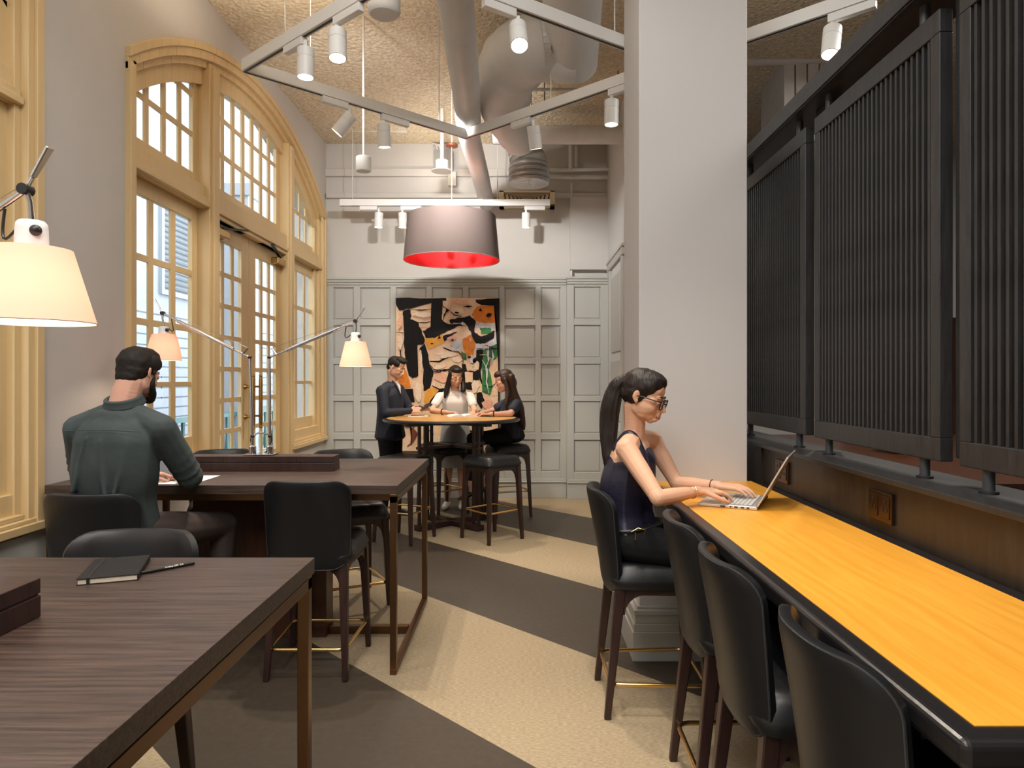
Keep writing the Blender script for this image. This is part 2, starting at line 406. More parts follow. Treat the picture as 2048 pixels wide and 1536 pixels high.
def door(idx, yc, s):
    # leaf of the pair, s=-1 nearer the viewer
    a, b = sorted((yc+s*.004, yc+s*.808)); o = (XL-.07, (a+b)/2, 0)
    cs = [(5.543, 5.683), (5.74, 5.88), (5.935, 6.075)]
    cs = sorted([tuple(sorted((yc+(c0-6.236)*(-s), yc+(c1-6.236)*(-s)))) for c0, c1 in cs])
    g0, g1 = cs[0][0], cs[-1][1]
    m = MB().box(XG-.02, XG+.014, a, g0, .02, 2.725).box(XG-.02, XG+.014, g1, b, .02, 2.725).box(XG-.02, XG+.014, g0, g1, 2.59, 2.725).box(XG-.02, XG+.014, g0, g1, .02, .28).box(XG-.02, XG+.014, g0, g1, .66, .75).box(XG-.012, XG+.02, g0, g1, .28, .66)
    leaf = struct(m.build('door_%d' % idx, CREAM, None, off=o, bevel=.004)); leaf.location = o
    zb = [.75]+[z+e for z in (1.01, 1.273, 1.535, 1.80, 2.063, 2.325) for e in (-.02, .02)]+[2.59]
    glazed_off(leaf, o, yc, cs, [(zb[i], zb[i+1]) for i in range(0, len(zb), 2)])
    hy = yc+s*.09; hx = XG+.014
    h = MB().tube([(hx+.075, hy, 1.02), (hx+.075, hy, 1.06), (hx+.075, hy, 1.43), (hx+.075, hy, 1.47)], [.012, .017, .017, .012], 12)
    for z in (1.11, 1.38): h.tube([(hx, hy, z), (hx+.02, hy, z), (hx+.021, hy, z), (hx+.075, hy, z)], [.024, .018, .009, .011], 12)
    for z in (1.01, 1.48): h.sphere((hx+.075, hy, z), .016, 10, 8)
    h.build('door_handle', OLDBR, leaf, off=o, smooth=True)
    ya, yb = (b-.60, b-.36) if s > 0 else (a+.30, a+.06)
    yy = sorted((yc+s*.56, yc+s*.78))
    c = MB().box(hx, hx+.07, yy[0], yy[1], 2.60, 2.665)
    c.build('door_closer', OLDBR, leaf, off=o, bevel=.008)
    MB().bar((hx+.05, (yy[0]+yy[1])/2, 2.675), (XL+.02, yc+s*.30, 2.735), .03, .014).box(hx+.0, hx+.05, min(yc+s*.2, yc+s*.7), max(yc+s*.2, yc+s*.7), 2.73, 2.752).build('closer_arm', BLACKP, leaf, off=o)
    return leaf
door(1, YC, -1); door(2, YC, 1); door(3, YC-PER, -1); door(4, YC-PER, 1)
# ---- right wall stub, other room and back of the room
wr = struct(MB().box(1.06, 1.20, 5.0, YF, 0, ZC).build('wall_right', WALLR))
MB().box(1.035, 1.06, 6.2, YF-.15, 0, .16).box(1.045, 1.06, 6.2, YF-.15, .16, .19).build('skirting', WAIN, wr, bevel=.003)
d5 = struct(MB().box(1.035, 1.06, 6.98, 7.08, .0, 2.72).box(1.035, 1.06, 7.98, 8.08, .0, 2.72).box(1.03, 1.06, 6.93, 8.13, 2.72, 2.80).box(1.02, 1.06, 6.9, 8.16, 2.80, 2.83).build('door_5', WAIN, None, bevel=.004))
for z0, z1 in ((.25, .9), (1.0, 1.65), (1.75, 2.6)): MB().box(1.044, 1.06, 7.2, 7.86, z0, z1).build('panel', WAIN, d5, bevel=.006)
struct(MB().box(8.0, 8.2, -4, 9.2, 0, ZC).build('wall_far_room', SCRW))
struct(MB().box(-2.9, 8.2, -4.1, -4.0, 0, ZC).build('wall_rear', WALL))
fr = struct(MB().box(3.95, 8.2, YF-.05, YF, 0, 2.2).build('wall_dark_panelling', PWOOD))
# ---- column
X0, X1, Y0, Y1 = .615, 1.177, 3.54, 4.055
cl = struct(MB().box(X0, X1, Y0, Y1, 0, ZC).build('column', COLM, None, bevel=.006))
e = .04
MB().box(X0-e, X1+e, Y0-e, Y1+e, 0, .15).box(X0-e+.006, X1+e-.006, Y0-e+.006, Y1+e-.006, .15, .19).box(X0-e+.014, X1+e-.014, Y0-e+.014, Y1+e-.014, .19, .235).box(X0-e+.008, X1+e-.008, Y0-e+.008, Y1+e-.008, .235, .26).box(X0-.012, X1+.012, Y0-.012, Y1+.012, .26, .275).build('plinth', WAIN, cl, bevel=.003)

# ---- outside: veranda, facade, columns, balustrade
OUTW = mat('outside_white', (.30, .315, .33), .8, noise=.05, nscale=2)
OUTG = mat('outside_paving', (.30, .30, .29), .9)
TEAL = mat('teal_metal', (.03, .12, .11), .5)
SHUT = mat('grey_shutter', (.15, .165, .165), .6)
struct(MB().box(-20, -2.71, -12, 40, -.2, -.05).build('ground', OUTG))
fac = tag(empty('house_facade', (-7, 12, 0)), 'pale rendered facade with grey louvred shutters seen through the arched window', 'building')
fo = (-7, 12, 0)
MB().box(-7.4, -7.0, -8, 34, 0, 8.5).build('wall', OUTW, fac, off=fo)
for z in np.arange(.3, 2.9, .2): MB().box(-7.0, -6.97, -8, 34, z, z+.17).build('siding_board', OUTW, fac, off=fo)
for yy in (6.2, 9.9, 13.3, 16.8, 20.2, 24):
    MB().box(-7.0, -6.93, yy, yy+1.5, 3.1, 3.2).box(-7.0, -6.93, yy, yy+1.5, 5.0, 5.1).box(-7.0, -6.93, yy-.1, yy, 3.1, 5.1).box(-7.0, -6.93, yy+1.5, yy+1.6, 3.1, 5.1).build('shutter_frame', OUTW, fac, off=fo)
    m = MB()
    for z in np.arange(3.22, 4.98, .11):
        m.bar((-6.96, yy, z+.05), (-6.96, yy+1.5, z+.05), .07, .015, up=(.6, 0, .8))
    m.build('shutter_louvres', SHUT, fac, off=fo, kind='stuff')
    MB().box(-7.0, -6.985, yy, yy+1.5, .9, 2.6).build('dark_opening', mat('dark_opening', (.05, .06, .07), .3), fac, off=fo)
for i, yy in enumerate((3.0, 7.4, 11.2, 15.5, 20)):
    c = tag(empty('veranda_column', (-4.6, yy, 0)), ['white square veranda column outside, beyond the near window', 'white square veranda column outside, behind the left side light', 'white square veranda column outside, behind the glazed doors', 'white square veranda column outside, behind the far side light', 'white square veranda column outside, last one down the terrace'][i], 'column', 'veranda columns')
    MB().box(-.22, .22, -.22, .22, .25, 4.6).build('shaft', OUTW, c, bevel=.01)
    MB().box(-.28, .28, -.28, .28, 0, .25).box(-.26, .26, -.26, .26, 4.4, 4.6).build('base', OUTW, c, bevel=.01)
bl = tag(empty('balustrade', (-4.6, 10, 0)), 'dark green railing along the terrace outside the glazed doors', 'railing')
bo = (-4.6, 10, 0)
MB().box(-4.64, -4.56, 0, 26, .86, .92).build('handrail', TEAL, bl, off=bo); MB().box(-4.62, -4.58, 0, 26, .1, .14).build('bottom_rail', TEAL, bl, off=bo)
for k in range(110):
    y = .1+k*.2
    MB().tube([(0, 0, .14), (0, 0, .35), (0, 0, .55), (0, 0, .86)], [.02, .045, .02, .03], 6).build('baluster', TEAL, bl).location = (0, y-10, 0)

# ================================================================== JOINERY ON THE RIGHT: bar back, screens, beam
BZ = .92
bb = tag(empty('bar_back_panel', (1.36, 2.2, 0)), 'long low dark timber wall panel with a ledge behind the amber counter', 'panelling')
bo = (1.36, 2.2, 0)
YN, YFR = -.4, 4.6
for a, b in ((-.4, .66), (.663, 1.62), (1.623, 2.59), (2.593, 3.53)):
    MB().box(1.253, 1.30, a, b, 0, 1.095).build('panel', BARP, bb, off=bo, bevel=.002)
MB().box(1.30, 1.48, YN, YFR, 0, 1.095).box(1.245, 1.30, 3.53, YFR, 0, 1.095).build('carcass', BARP, bb, off=bo)
MB().box(1.226, 1.495, YN, YFR, 1.099, 1.119).build('ledge', SCRW, bb, off=bo, bevel=.003)
def socket(py, label, yc, w=.15):
    s = tag(empty('socket_plate', (1.253, yc, 1.01)), label, 'socket', None)
    MB().box(-.012, 0, -w/2, w/2, -.052, .052).build('plate', SOCK, s, bevel=.002)
    for k in (-1, 1):
        MB().box(-.015, -.010, k*w/4-.027, k*w/4+.027, -.035, .04).build('faceplate', SOCK, s, bevel=.001)
        for dy, dz in ((0, .022), (-.012, -.006), (.012, -.006)): MB().box(-.0165, -.0145, k*w/4+dy-.004, k*w/4+dy+.004, dz-.006, dz+.006).build('pin_slot', BLACKP, s)
    return s
socket(0, 'dark bronze double socket plate in the open stretch of panel before the laptop', 2.36)
socket(0, 'dark bronze socket plate just behind the open laptop lid', 3.25)
bm_ = tag(empty('screen_beam', (1.4, 1.9, 2.74)), 'heavy dark timber beam running above the slatted screens', 'beam')
for ya in (1.052, 2.072, 3.092): MB().box(1.38, 1.45, ya, ya+.094, 1.20, 2.695).build('upright', SCRW, bm_, off=(1.4, 1.9, 2.74), bevel=.003)
MB().box(1.29, 1.50, YN, 4.4, 2.695, 2.785).box(1.283, 1.29, YN, 4.4, 2.70, 2.745).build('beam', SCRW, bm_, off=(1.4, 1.9, 2.74), bevel=.003)
def screen(y0, y1, label):
    s = tag(empty('slatted_screen', (1.352, y0, 1.187)), label, 'screen', 'slatted screens above the bar')
    o = (1.352, y0, 1.187); L = y1-y0; z0, z1 = 1.187, 2.628; xa, xb = 1.330, 1.374; t = .05
    MB().box(xa, xb, y0, y1, z0, z0+.075).build('bottom_rail', SCRW, s, off=o, bevel=.003)
    MB().box(xa, xb, y0, y1, z1-.075, z1).build('top_rail', SCRW, s, off=o, bevel=.003)
    for a in (y0, y1-t): MB().box(xa, xb, a, a+t, z0+.075, z1-.075).build('stile', SCRW, s, off=o, bevel=.003)
    n = 25; p = (L-2*t)/n
    base = None
    for k in range(n):
        if base is None:
            base = MB().box(-.016, .022, -.0065, .0065, .075, z1-z0-.075).build('slat', SCRW, s); c = base
        else:
            c = base.copy(); COL.objects.link(c); c.parent = s
        c.location = (0, t+p*(k+.5), 0)
    for a in (.115, L-.10):
        MB().tube([(0, a, -.068), (0, a, 0)], .016, 14).build('post', LEATHG, s, smooth=True)
        MB().tube([(0, a, -.068), (0, a, -.060)], .026, 14).build('post_foot', BLACKP, s, smooth=True)
        MB().tube([(0, a, z1-z0), (0, a, 2.695-z0)], .016, 14).build('post', LEATHG, s, smooth=True)
    return s
screen(1.15, 2.07, 'nearest slatted dark timber screen, cut by the picture edge')
screen(2.167, 3.09, 'middle slatted dark timber screen, seen whole beside the white column')
screen(3.19, 4.11, 'farthest slatted dark timber screen, partly behind the white column')
screen(.13, 1.05, 'slatted dark timber screen next to the viewer, outside the picture edge')

# ---- amber bar counter
bt = tag(empty('bar_counter', (.95, 2.2, 0)), 'long counter with glossy amber top and black rounded edge', 'counter')
bo = (.95, 2.2, 0)
MB().box(.647, 1.253, .998, 3.54, BZ-.05, BZ-.0005).build('edge_frame', BLKE, bt, off=bo, bevel=.014, seg=4)
MB().box(.693, 1.196, 1.042, 3.54, BZ-.01, BZ+.001).build('table_top', YEL, bt, off=bo)
for y in (1.15, 2.25, 3.35):
    MB().box(1.16, 1.25, y-.03, y+.03, 0, BZ-.05).build('leg', LEGW, bt, off=bo, bevel=.003)
    MB().box(.78, 1.17, y-.02, y+.02, BZ-.10, BZ-.05).build('bracket', LEGW, bt, off=bo, bevel=.003)

# ================================================================== STOOLS
def cushion(w, d, z0, z1, rc=.05, quilt=3, nx=28, ny=28):
    m = MB(); vs_ = []; fs = []
    def sq(u, v):
        # square -> rounded square
        r = max(abs(u), abs(v))
        if r < 1e-6: return 0, 0
        k = 7; n = (abs(u)**k+abs(v)**k)**(1/k); return u*r/n, v*r/n
    for i in range(nx+1):
        for j in range(ny+1):
            u = -1+2*i/nx; v = -1+2*j/ny; a, b = sq(u, v); r = max(abs(u), abs(v))
            e = max(0, (r-.78)/.22); h = (z1-z0)*(1-(e**2.6)*.62)
            q = 0
            if quilt:
                for t in (a*.5+.5, b*.5+.5):
                    f = abs(((t*quilt) % 1)-.5)*2; q += max(0, (f-.82)/.18)**1.5
                q = min(q, 1)*.008*(1-e)
            bulge = 1-.03*0
            vs_.append((a*w/2*bulge, b*d/2*bulge, z0+h-q+.006*(1-r*r)))
    N = ny+1
    for i in range(nx):
        for j in range(ny): fs.append((i*N+j, (i+1)*N+j, (i+1)*N+j+1, i*N+j+1))
    # side skirt
    per = [(i, 0) for i in range(nx)]+[(nx, j) for j in range(ny)]+[(i, ny) for i in range(nx, 0, -1)]+[(0, j) for j in range(ny, 0, -1)]
    b0 = len(vs_)
    for (i, j) in per:
        p = vs_[i*N+j]; vs_.append((p[0]*1.012, p[1]*1.012, z0+(z1-z0)*.25))
    b1 = len(vs_)
    for (i, j) in per:
        p = vs_[i*N+j]; vs_.append((p[0]*.97, p[1]*.97, z0))
    n = len(per)
    for k in range(n):
        k2 = (k+1) % n; (i, j) = per[k]; (i2, j2) = per[k2]
        fs.append((i*N+j, b0+k, b0+k2, i2*N+j2)); fs.append((b0+k, b1+k, b1+k2, b0+k2))
    fs.append(tuple(range(b1, b1+n)))
    return m.add(vs_, fs)
def bracket(p, inward_x, inward_y, z):
    """quarter curve brace pieces next to the leg"""
    m = MB()
    return m
def stool_legs(root, bl_, fl_, top_b, top_f, zt, ringz):
    pts = {}
    for nm, (fx, fy), (tx, ty) in (('b', bl_, top_b), ('f', fl_, top_f)):
        for s in (-1, 1):
            MB().bar((s*fx, fy, 0), (s*tx, ty, zt), .026, .028, .044, .044, up=(0, 1, 0)).build('leg', LEGW, root, bevel=.004)
            t = ringz/zt; pts[(nm, s)] = (s*(fx+(tx-fx)*t), fy+(ty-fy)*t)
    # apron with curved corners
    A = [('b', -1), ('b', 1), ('f', 1), ('f', -1)]
    tops = {('b', -1): (-top_b[0], top_b[1]), ('b', 1): top_b, ('f', 1): top_f, ('f', -1): (-top_f[0], top_f[1])}
    m = MB()
    for i in range(4):
        a = Vector(tops[A[i]]+(0,)); b = Vector(tops[A[(i+1) % 4]]+(0,)); d = (b-a); L = d.length; d.normalize(); nrm = Vector((d.y, -d.x, 0))
        prof = []; n = 8; R = .085
        for k in range(n+1):
            t = k/n*PI/2; prof.append((.018+R*(1-math.cos(t))*1.0, zt-.035-R*(1-math.sin(t))))
        # outline: along top then curve
        poly = [(0, zt), (L, zt), (L, zt-.035-R)]+[(L-x, z) for x, z in prof]+[(x, z) for x, z in prof[::-1]]+[(0, zt-.035-R)]
        vs_ = []
        for off in (-.014, .014):
            for u, z in poly: q = a+d*u+nrm*off; vs_.append((q.x, q.y, z))
        N = len(poly)
        # triangulate as strips: build quads between top line and lower line
        half = MB()
        xs = [0, .018]+[x for x, z in prof[1:]]+[L-x for x, z in prof[::-1][:-1]]+[L-.018, L]
        zl = [zt-.035-R, zt-.035-R]+[z for x, z in prof[1:]]+[z for x, z in prof[::-1][:-1]]+[zt-.035-R, zt-.035-R]
        for j in range(len(xs)-1):
            q = []
            for off in (-.014, .014):
                for (u, z) in ((xs[j], zl[j]), (xs[j+1], zl[j+1]), (xs[j+1], zt), (xs[j], zt)):
                    w_ = a+d*u+nrm*off; q.append((w_.x, w_.y, z))
            m.add(q, [(0, 1, 2, 3), (7, 6, 5, 4), (0, 4, 5, 1), (3, 2, 6, 7), (0, 3, 7, 4), (1, 5, 6, 2)])
    m.build('apron', LEGW, root)
    c = [Vector(pts[k]+(ringz,)) for k in A]; loop = []
    for i in range(4):
        p = c[i]; a = (c[i-1]-p).normalized(); b = (c[(i+1) % 4]-p).normalized(); r = .045
        for t in (0, .25, .5, .75, 1):
            loop.append(p+a*r*(1-t)**2+b*r*t**2)
    MB().tube(loop, .009, 10, closed=True).build('footrest', BRASS, root, smooth=True)
def back_shell(root, zb=.525, zt=.965, W=.213, th=.036):
    nv, nu = 26, 16; rt, rb = .075, .085; H = zt-zb
    vs_f = []; rows_ = []
    def yb(u, v): return -.205-.075*v**1.2+.085*(abs(u)**2.4)*(0.55+.45*v)
    for i in range(nv+1):
        t = i/nv; v = .5-.5*math.cos(PI*t); z = v*H
        hw = W*(.93+.05*v)
        dt = H-z; db = z
        if dt < rt: hw = hw-rt+math.sqrt(max(rt*rt-(rt-dt)**2, 0))
        if db < rb: hw = hw-rb+math.sqrt(max(rb*rb-(rb-db)**2, 0))
        rows_.append((v, z, hw))
    vs_ = []; fs = []
    N = nu+1
    for side in (0, 1):
        for (v, z, hw) in rows_:
            for j in range(N):
                s = -1+2*j/nu; x = s*hw; u = x/W
                y = yb(u, v)
                dx = 2.4*.085*(abs(u)**1.4)*(1 if u > 0 else -1)/W*(0.55+.45*v)
                n = Vector((-dx, 1, 0)).normalized()
                off = th/2*(1 if side else -1)
                # pillow the edges
                ed = min(1, (1-abs(s))/.12)*min(1, (H-z)/.03)*min(1, z/.03)
                off *= (.55+.45*math.sqrt(max(ed, 0)))
                vs_.append((x+n.x*off, y+n.y*off, zb+z))
    M_ = (nv+1)*N
    for i in range(nv):
        for j in range(nu):
            a = i*N+j; fs.append((a, a+1, a+N+1, a+N)); fs.append((M_+a, M_+a+N, M_+a+N+1, M_+a+1))
    per = [j for j in range(nu)]+[i*N+nu for i in range(nv)]+[nv*N+j for j in range(nu, 0, -1)]+[i*N for i in range(nv, 0, -1)]
    for k in range(len(per)):
        a, b = per[k], per[(k+1) % len(per)]; fs.append((a, b, M_+b, M_+a))
    MB().add(vs_, fs).build('backrest', LEATH, root, smooth=True)
    # seam piping along the outer edge (back side)
    loop = [Vector(vs_[p]) for p in per]
    ctr = Vector((0, -.24, (zb+zt)/2))
    loop = [p+(ctr-p).normalized()*.004+Vector((0, -.0015, 0)) for p in loop]
    l2 = [loop[0]]
    for p in loop[1:]:
        if (p-l2[-1]).length > .008: l2.append(p)
    MB().tube(l2, .0024, 6, closed=True).build('piping', LEATHG, root, smooth=True)
def make_stool():
    root = empty('counter_stool', (0, 0, 0))
    stool_legs(root, (.19, -.225), (.205, .205), (.165, -.165), (.185, .175), .56, .145)
    cushion(.43, .44, .555, .655, quilt=3).build('seat', LEATH, root, off=(0, -.01, 0), smooth=True)
    back_shell(root)
    return root
proto = make_stool(); first = [True]
def place_stool(x, y, face, label, group):
    """face: direction angle of front (world), stool local front=+Y"""
    if first[0]: o = proto; first[0] = False
    else: o = dup(proto)
    o.location = (x, y, 0); o.rotation_euler = (0, 0, math.atan2(face[1], face[0])-PI/2); tag(o, label, 'stool', group)
    return o
place_stool(.595, 3.10, (1, 0), 'black leather counter stool the woman with glasses sits on', 'stools along the amber counter')
place_stool(.80, 2.40, (1, -.02), 'empty black stool at the amber counter, next to the seated woman', 'stools along the amber counter')
place_stool(.80, 1.90, (1, .0), 'empty black stool at the amber counter, third from the column', 'stools along the amber counter')
place_stool(.82, 1.33, (1, .03), 'empty black stool at the amber counter, closest and cut by the bottom edge', 'stools along the amber counter')
place_stool(-1.84, 3.14, (0, 1), 'black leather stool under the man in the grey-green shirt', 'stools at the dark oak tables')
place_stool(-1.03, 3.50, (0, 1), 'empty black stool seen from behind at the second oak table', 'stools at the dark oak tables')
place_stool(-1.12, 4.47, (.46, -.89), 'black stool turned at an angle beyond the second oak table, below the conical shade', 'stools at the dark oak tables')
place_stool(-1.95, 4.47, (.40, -.92), 'black stool beyond the second oak table, its back rising before the glazed doors', 'stools at the dark oak tables')
place_stool(-1.217, 1.93, (0, -1), 'black stool facing the viewer behind the nearest oak table, below the notebook', 'stools at the dark oak tables')

def make_barstool():
    root = empty('bar_stool', (0, 0, 0))
    stool_legs(root, (.195, -.195), (.195, .195), (.165, -.165), (.165, .165), .67, .27)
    cushion(.415, .415, .665, .755, quilt=3).build('seat', LEATH, root, smooth=True)
    return root
bs = make_barstool()
bst = [(-.26, 6.21, 42, 'backless black bar stool before the round table, standing free at its near side'),
       (-.14, 7.32, 20, 'backless bar stool the long-haired woman in navy sits on'),
       (-.84, 7.38, 42, 'backless bar stool behind the round table base, before the woman in white'),
       (-1.05, 6.18, -24, 'backless bar stool at the round table, half hidden behind the corner of the oak table')]
for i, (x, y, r, lb) in enumerate(bst):
    o = bs if i == 0 else dup(bs)
    o.location = (x, y, 0); o.rotation_euler = (0, 0, math.radians(r)); tag(o, lb, 'stool', 'backless stools around the round table')

# ================================================================== OAK TABLES
def make_table():
    t = empty('oak_table', (-1.465, 1.43, 0)); o = (-1.465, 1.43, 0); yc = 1.43
    MB().box(-2.33, -.60, yc-.56, yc+.56, .885, .93).build('table_top', TWOOD, t, off=o, bevel=.002)
    MB().box(-2.29, -.65, yc-.50, yc+.50, .845, .885).build('under_frame', BRONZE, t, off=o)
    for xa, xb in ((-.640, -.608), (-2.322, -2.290)):
        MB().box(xa, xb, yc-.56, yc+.56, .842, .876).build('top_bar', BRONZE, t, off=o, bevel=.002)
        MB().box(xa, xb, yc-.56, yc+.56, 0, .03).build('floor_bar', BRONZE, t, off=o, bevel=.002)
        for ya in (yc-.56, yc+.525): MB().box(xa, xb, ya, ya+.035, .03, .885).build('leg', BRONZE, t, off=o, bevel=.002)
    MB().box(-1.84, -1.09, yc-.07, yc+.07, 0, .845).build('pedestal', PWOOD, t, off=o, bevel=.003)
    MB().box(-1.09, -.64, yc-.02, yc+.02, 0, .045).build('stretcher', BRONZE, t, off=o, bevel=.002)
    MB().box(-2.29, -1.84, yc-.02, yc+.02, 0, .045).build('stretcher', BRONZE, t, off=o, bevel=.002)
    return t
t1 = make_table(); tag(t1, 'nearest dark oak table with bronze frame, notebook and pencil lying on it', 'table', 'dark oak work tables')
t2 = dup(t1); t2.location = (-1.465, 3.90, 0); tag(t2, 'second dark oak table with bronze frame, where the man in grey-green works', 'table', 'dark oak work tables')
def make_box(yc, label):
    b = tag(empty('power_box', (-1.465, yc, .93)), label, 'box', 'long black power boxes on the oak tables')
    MB().box(-.415, .415, -.065, .065, 0, .048).build('lower_box', LEGW, b, bevel=.002)
    MB().box(-.411, .411, -.061, .061, .048, .052).build('groove', BLACKP, b)
    for i in range(4): MB().box(-.415+.2075*i+.0006, -.415+.2075*(i+1)-.0006, -.065, .065, .052, .085).build('lid', LEGW, b, bevel=.002)
make_box(1.43, 'long black wooden box cut by the left edge on the nearest oak table')
make_box(3.90, 'long black wooden box along the middle of the second oak table, under the two-armed lamp')
# ---- lamps
def rz_pt(p, ang):
    c, s = math.cos(ang), math.sin(ang); return Vector((p[0]*c-p[1]*s, p[0]*s+p[1]*c, p[2]))
def make_lamp(loc, label, L, R, power):
    lp = tag(empty('desk_lamp', loc), label, 'lamp', 'two-armed chrome lamps on the oak tables')
    MB().box(-.085, .085, -.055, .055, 0, .006).build('base', CHROME, lp, bevel=.002)
    for s in (-1, 1):
        MB().lathe([(.020, .006), (.020, .045), (.013, .05), (.009, .052), (.009, .10)], (s*.05, 0, 0), 20).build('socket', CHROME, lp, smooth=True)
    MB().tube([(-.045, 0, .105), (-.02, 0, .125), (.0, .0, .125), (.035, 0, .115)], .005, 8).build('brace', CHROME, lp, smooth=True)
    for s, A in ((-1, L), (1, R)):
        ang = A.get('rot', 0)
        def q(x, z, y=0): return rz_pt((x, y, z), ang)
        bx = s*.05
        p0 = q(bx, .105); pe = q(*A['elbow']); ph = q(*A['head']); pl = q(*A['lever'])
        MB().tube([p0, pe], .0085, 12).build('pole', CHROME, lp, smooth=True)
        MB().sphere(p0, .012).sphere(pe, .011).build('joint', BLACKP, lp, smooth=True)
        d = (ph-pe).normalized()
        MB().tube([pe, pe+d*.10, pe+d*.105, ph-d*.10, ph-d*.095, ph], [.006, .006, .0105, .0105, .006, .006], 12).build('arm', CHROME, lp, smooth=True)
        k = pe+d*.045; up = Vector((0, 0, 1)); n = (up-d*up.dot(d)).normalized()
        MB().tube([k, k+n*.045-d*.012], [.007, .004], 8).build('fork', CHROME, lp, smooth=True)
        MB().tube([k+n*.045-d*.012, ph+n*.012], .0011, 5).build('tension_wire', CHROME, lp)
        dl = (pl-ph)
        m = MB(); m.tube([ph, ph+dl*.3], [.005, .005], 8); m.bar(ph+dl*.3, pl, .006, .014, .006, .02, up=(0, 1, 0))
        m.build('lever', CHROME, lp, smooth=False, bevel=.002)
        MB().tube([ph+Vector((0, -.012, 0)), ph+Vector((0, .012, 0))], .011, 14).build('pivot', BLACKP, lp, smooth=True)
        cx = A['cx']; zt = A['captop']
        c0 = q(cx, zt)
        MB().tube([ph, ph+(c0-ph)*.4+Vector((.004*s, 0, 0)), c0], [.007, .005, .006], 8).build('stem', CHROME, lp, smooth=True)
        rc = A['rc']; st = A['st']; sb = A['sb']
        MB().lathe([(rc*.8, zt), (rc*.95, zt-.005), (rc, zt-.015), (rc*1.05, st-.002)], q(cx, 0), 24).build('lamp_holder', WHITE, lp, smooth=True)
        MB().sphere(q(cx+rc*.85, zt-.022, -rc*.5), .011, 12, 8).build('switch_knob', BLACKP, lp, smooth=True)
        rt, rb = A['rt'], A['rb']
        if A.get('dome'): prof = [(rt*.55, st), (rt, st-.004), (rt*1.18, st-.04), (rb*.93, sb+.05), (rb, sb)]
        else: prof = [(rc, st), (rt, st-.003), (rb, sb)]
        inner = [(max(r-.0016, .001), z-.002 if i == 0 else z) for i, (r, z) in enumerate(prof)][::-1]
        MB().lathe(prof+inner, q(cx, 0), 48, caps=False).build('lamp_shade', SHADE, lp, smooth=True)
        ring_p = [q(cx, 0)+Vector((rb*math.cos(a), rb*math.sin(a), sb)) for a in [2*PI*i/48 for i in range(48)]]
        MB().tube(ring_p, .0014, 5, closed=True).build('shade_rim', mat('shade_rim', (.55, .42, .36), .6), lp, smooth=True)
        bc = q(cx, (st+sb)/2+.01)
        MB().sphere(bc, .024, 14, 10).build('bulb', BULB, lp, smooth=True)
        light('POINT', 'lamp_light', bc-Vector((0, 0, .034)), power*.55, (1, .78, .58), size=.02, parent=lp)
        # cable
        a0 = ph-d*.06-n*.008; a1 = c0+Vector((-s*rc, 0, -.012))
        cpts = []
        for i in range(9):
            t = i/8; base = a0.lerp(a1, t); cpts.append(base+Vector((-s*.028 if False else s*-.0, 0, -.05*math.sin(PI*t)*.6))+(-d)*.02*math.sin(PI*t))
        MB().tube(cpts, .0028, 6).build('cable', BLACKP, lp, smooth=True)
        MB().tube([q(bx, .12)+Vector((s*.006, 0, 0)), q(bx, .08)+Vector((s*.012, 0, 0)), Vector((bx-s*.01, -.012, .03)), Vector((bx-s*.025, -.012, .008))], .003, 6).build('cable', BLACKP, lp, smooth=True)
    return lp
make_lamp((-1.489, 3.92, 1.017), 'two-armed chrome desk lamp with one domed and one conical shade, on the second oak table',
          dict(elbow=(-.066, .557), head=(-.566, .811), lever=(-.612, .892), cx=-.559, captop=.735, rc=.028, st=.693, sb=.540, rt=.063, rb=.0945, dome=True),
          dict(elbow=(.046, .557), head=(.54, .765), lever=(.594, .846), cx=.542, captop=.70, rc=.027, st=.650, sb=.505, rt=.058, rb=.092), 5)
make_lamp((-1.489, 1.45, 1.017), 'two-armed desk lamp on the nearest table, its big conical shade cut by the left edge',
          dict(elbow=(-.066, .557), head=(-.60, .76), lever=(-.64, .84), cx=-.60, captop=.70, rc=.027, st=.65, sb=.505, rt=.06, rb=.095),
          dict(elbow=(.046, .557), head=(.518, .808), lever=(.575, .888), cx=.532, captop=.745, rc=.028, st=.693, sb=.545, rt=.070, rb=.111, rot=-.19), 6)
# ---- notebook and pencil on near table
nb = tag(empty('notebook', (-1.23, 1.70, .93)), 'closed black notebook with elastic strap and cream pages on the nearest oak table', 'notebook')
nb.rotation_euler = (0, 0, 0)
def quadbox(m, pts, z0, z1):
    m.prism(pts, 'z', z0, z1)
A0 = P(152, 1172, .52*K/(1172-CY)); 
def onz(px, py, z): Y = (CH-z)*K/(py-CY); return ((px-CX)*Y/K, Y)
nl, nr, fl_, fr_ = onz(152, 1172, .93), onz(282, 1160, .93), onz(207, 1118, .93), onz(303, 1114, .93)
nbx, nby = nb.location.x, nb.location.y
u = Vector((nr[0]-nl[0], nr[1]-nl[1])); u.normalize(); v = Vector((-u.y, u.x)); Lw, Ld = .135, .205
def nq(a, b): return (nl[0]+u.x*a+v.x*b-nbx, nl[1]+u.y*a+v.y*b-nby)
def rect(a0, a1, b0, b1): return [nq(a0, b0), nq(a1, b0), nq(a1, b1), nq(a0, b1)]
MB().prism(rect(.003, Lw-.0, .003, Ld-.003), 'z', .0022, .0148).build('pages', mat('cream_paper', (.80, .72, .58), .8, bump=.4, bscale=40, stretch=(1, 1, 40)), nb)
MB().prism(rect(0, Lw, 0, Ld), 'z', 0, .0022).prism(rect(0, Lw, 0, Ld), 'z', .0148, .0170).prism(rect(Lw, Lw+.003, 0, Ld), 'z', 0, .017).build('cover', mat('notebook_cover', (.012, .0115, .012), .55, spec=.3, bump=.2, bscale=200), nb, bevel=.0008)
MB().prism(rect(.022, .029, -.0008, Ld+.0008), 'z', -.0, .0182).build('elastic_strap', BLACKP, nb)
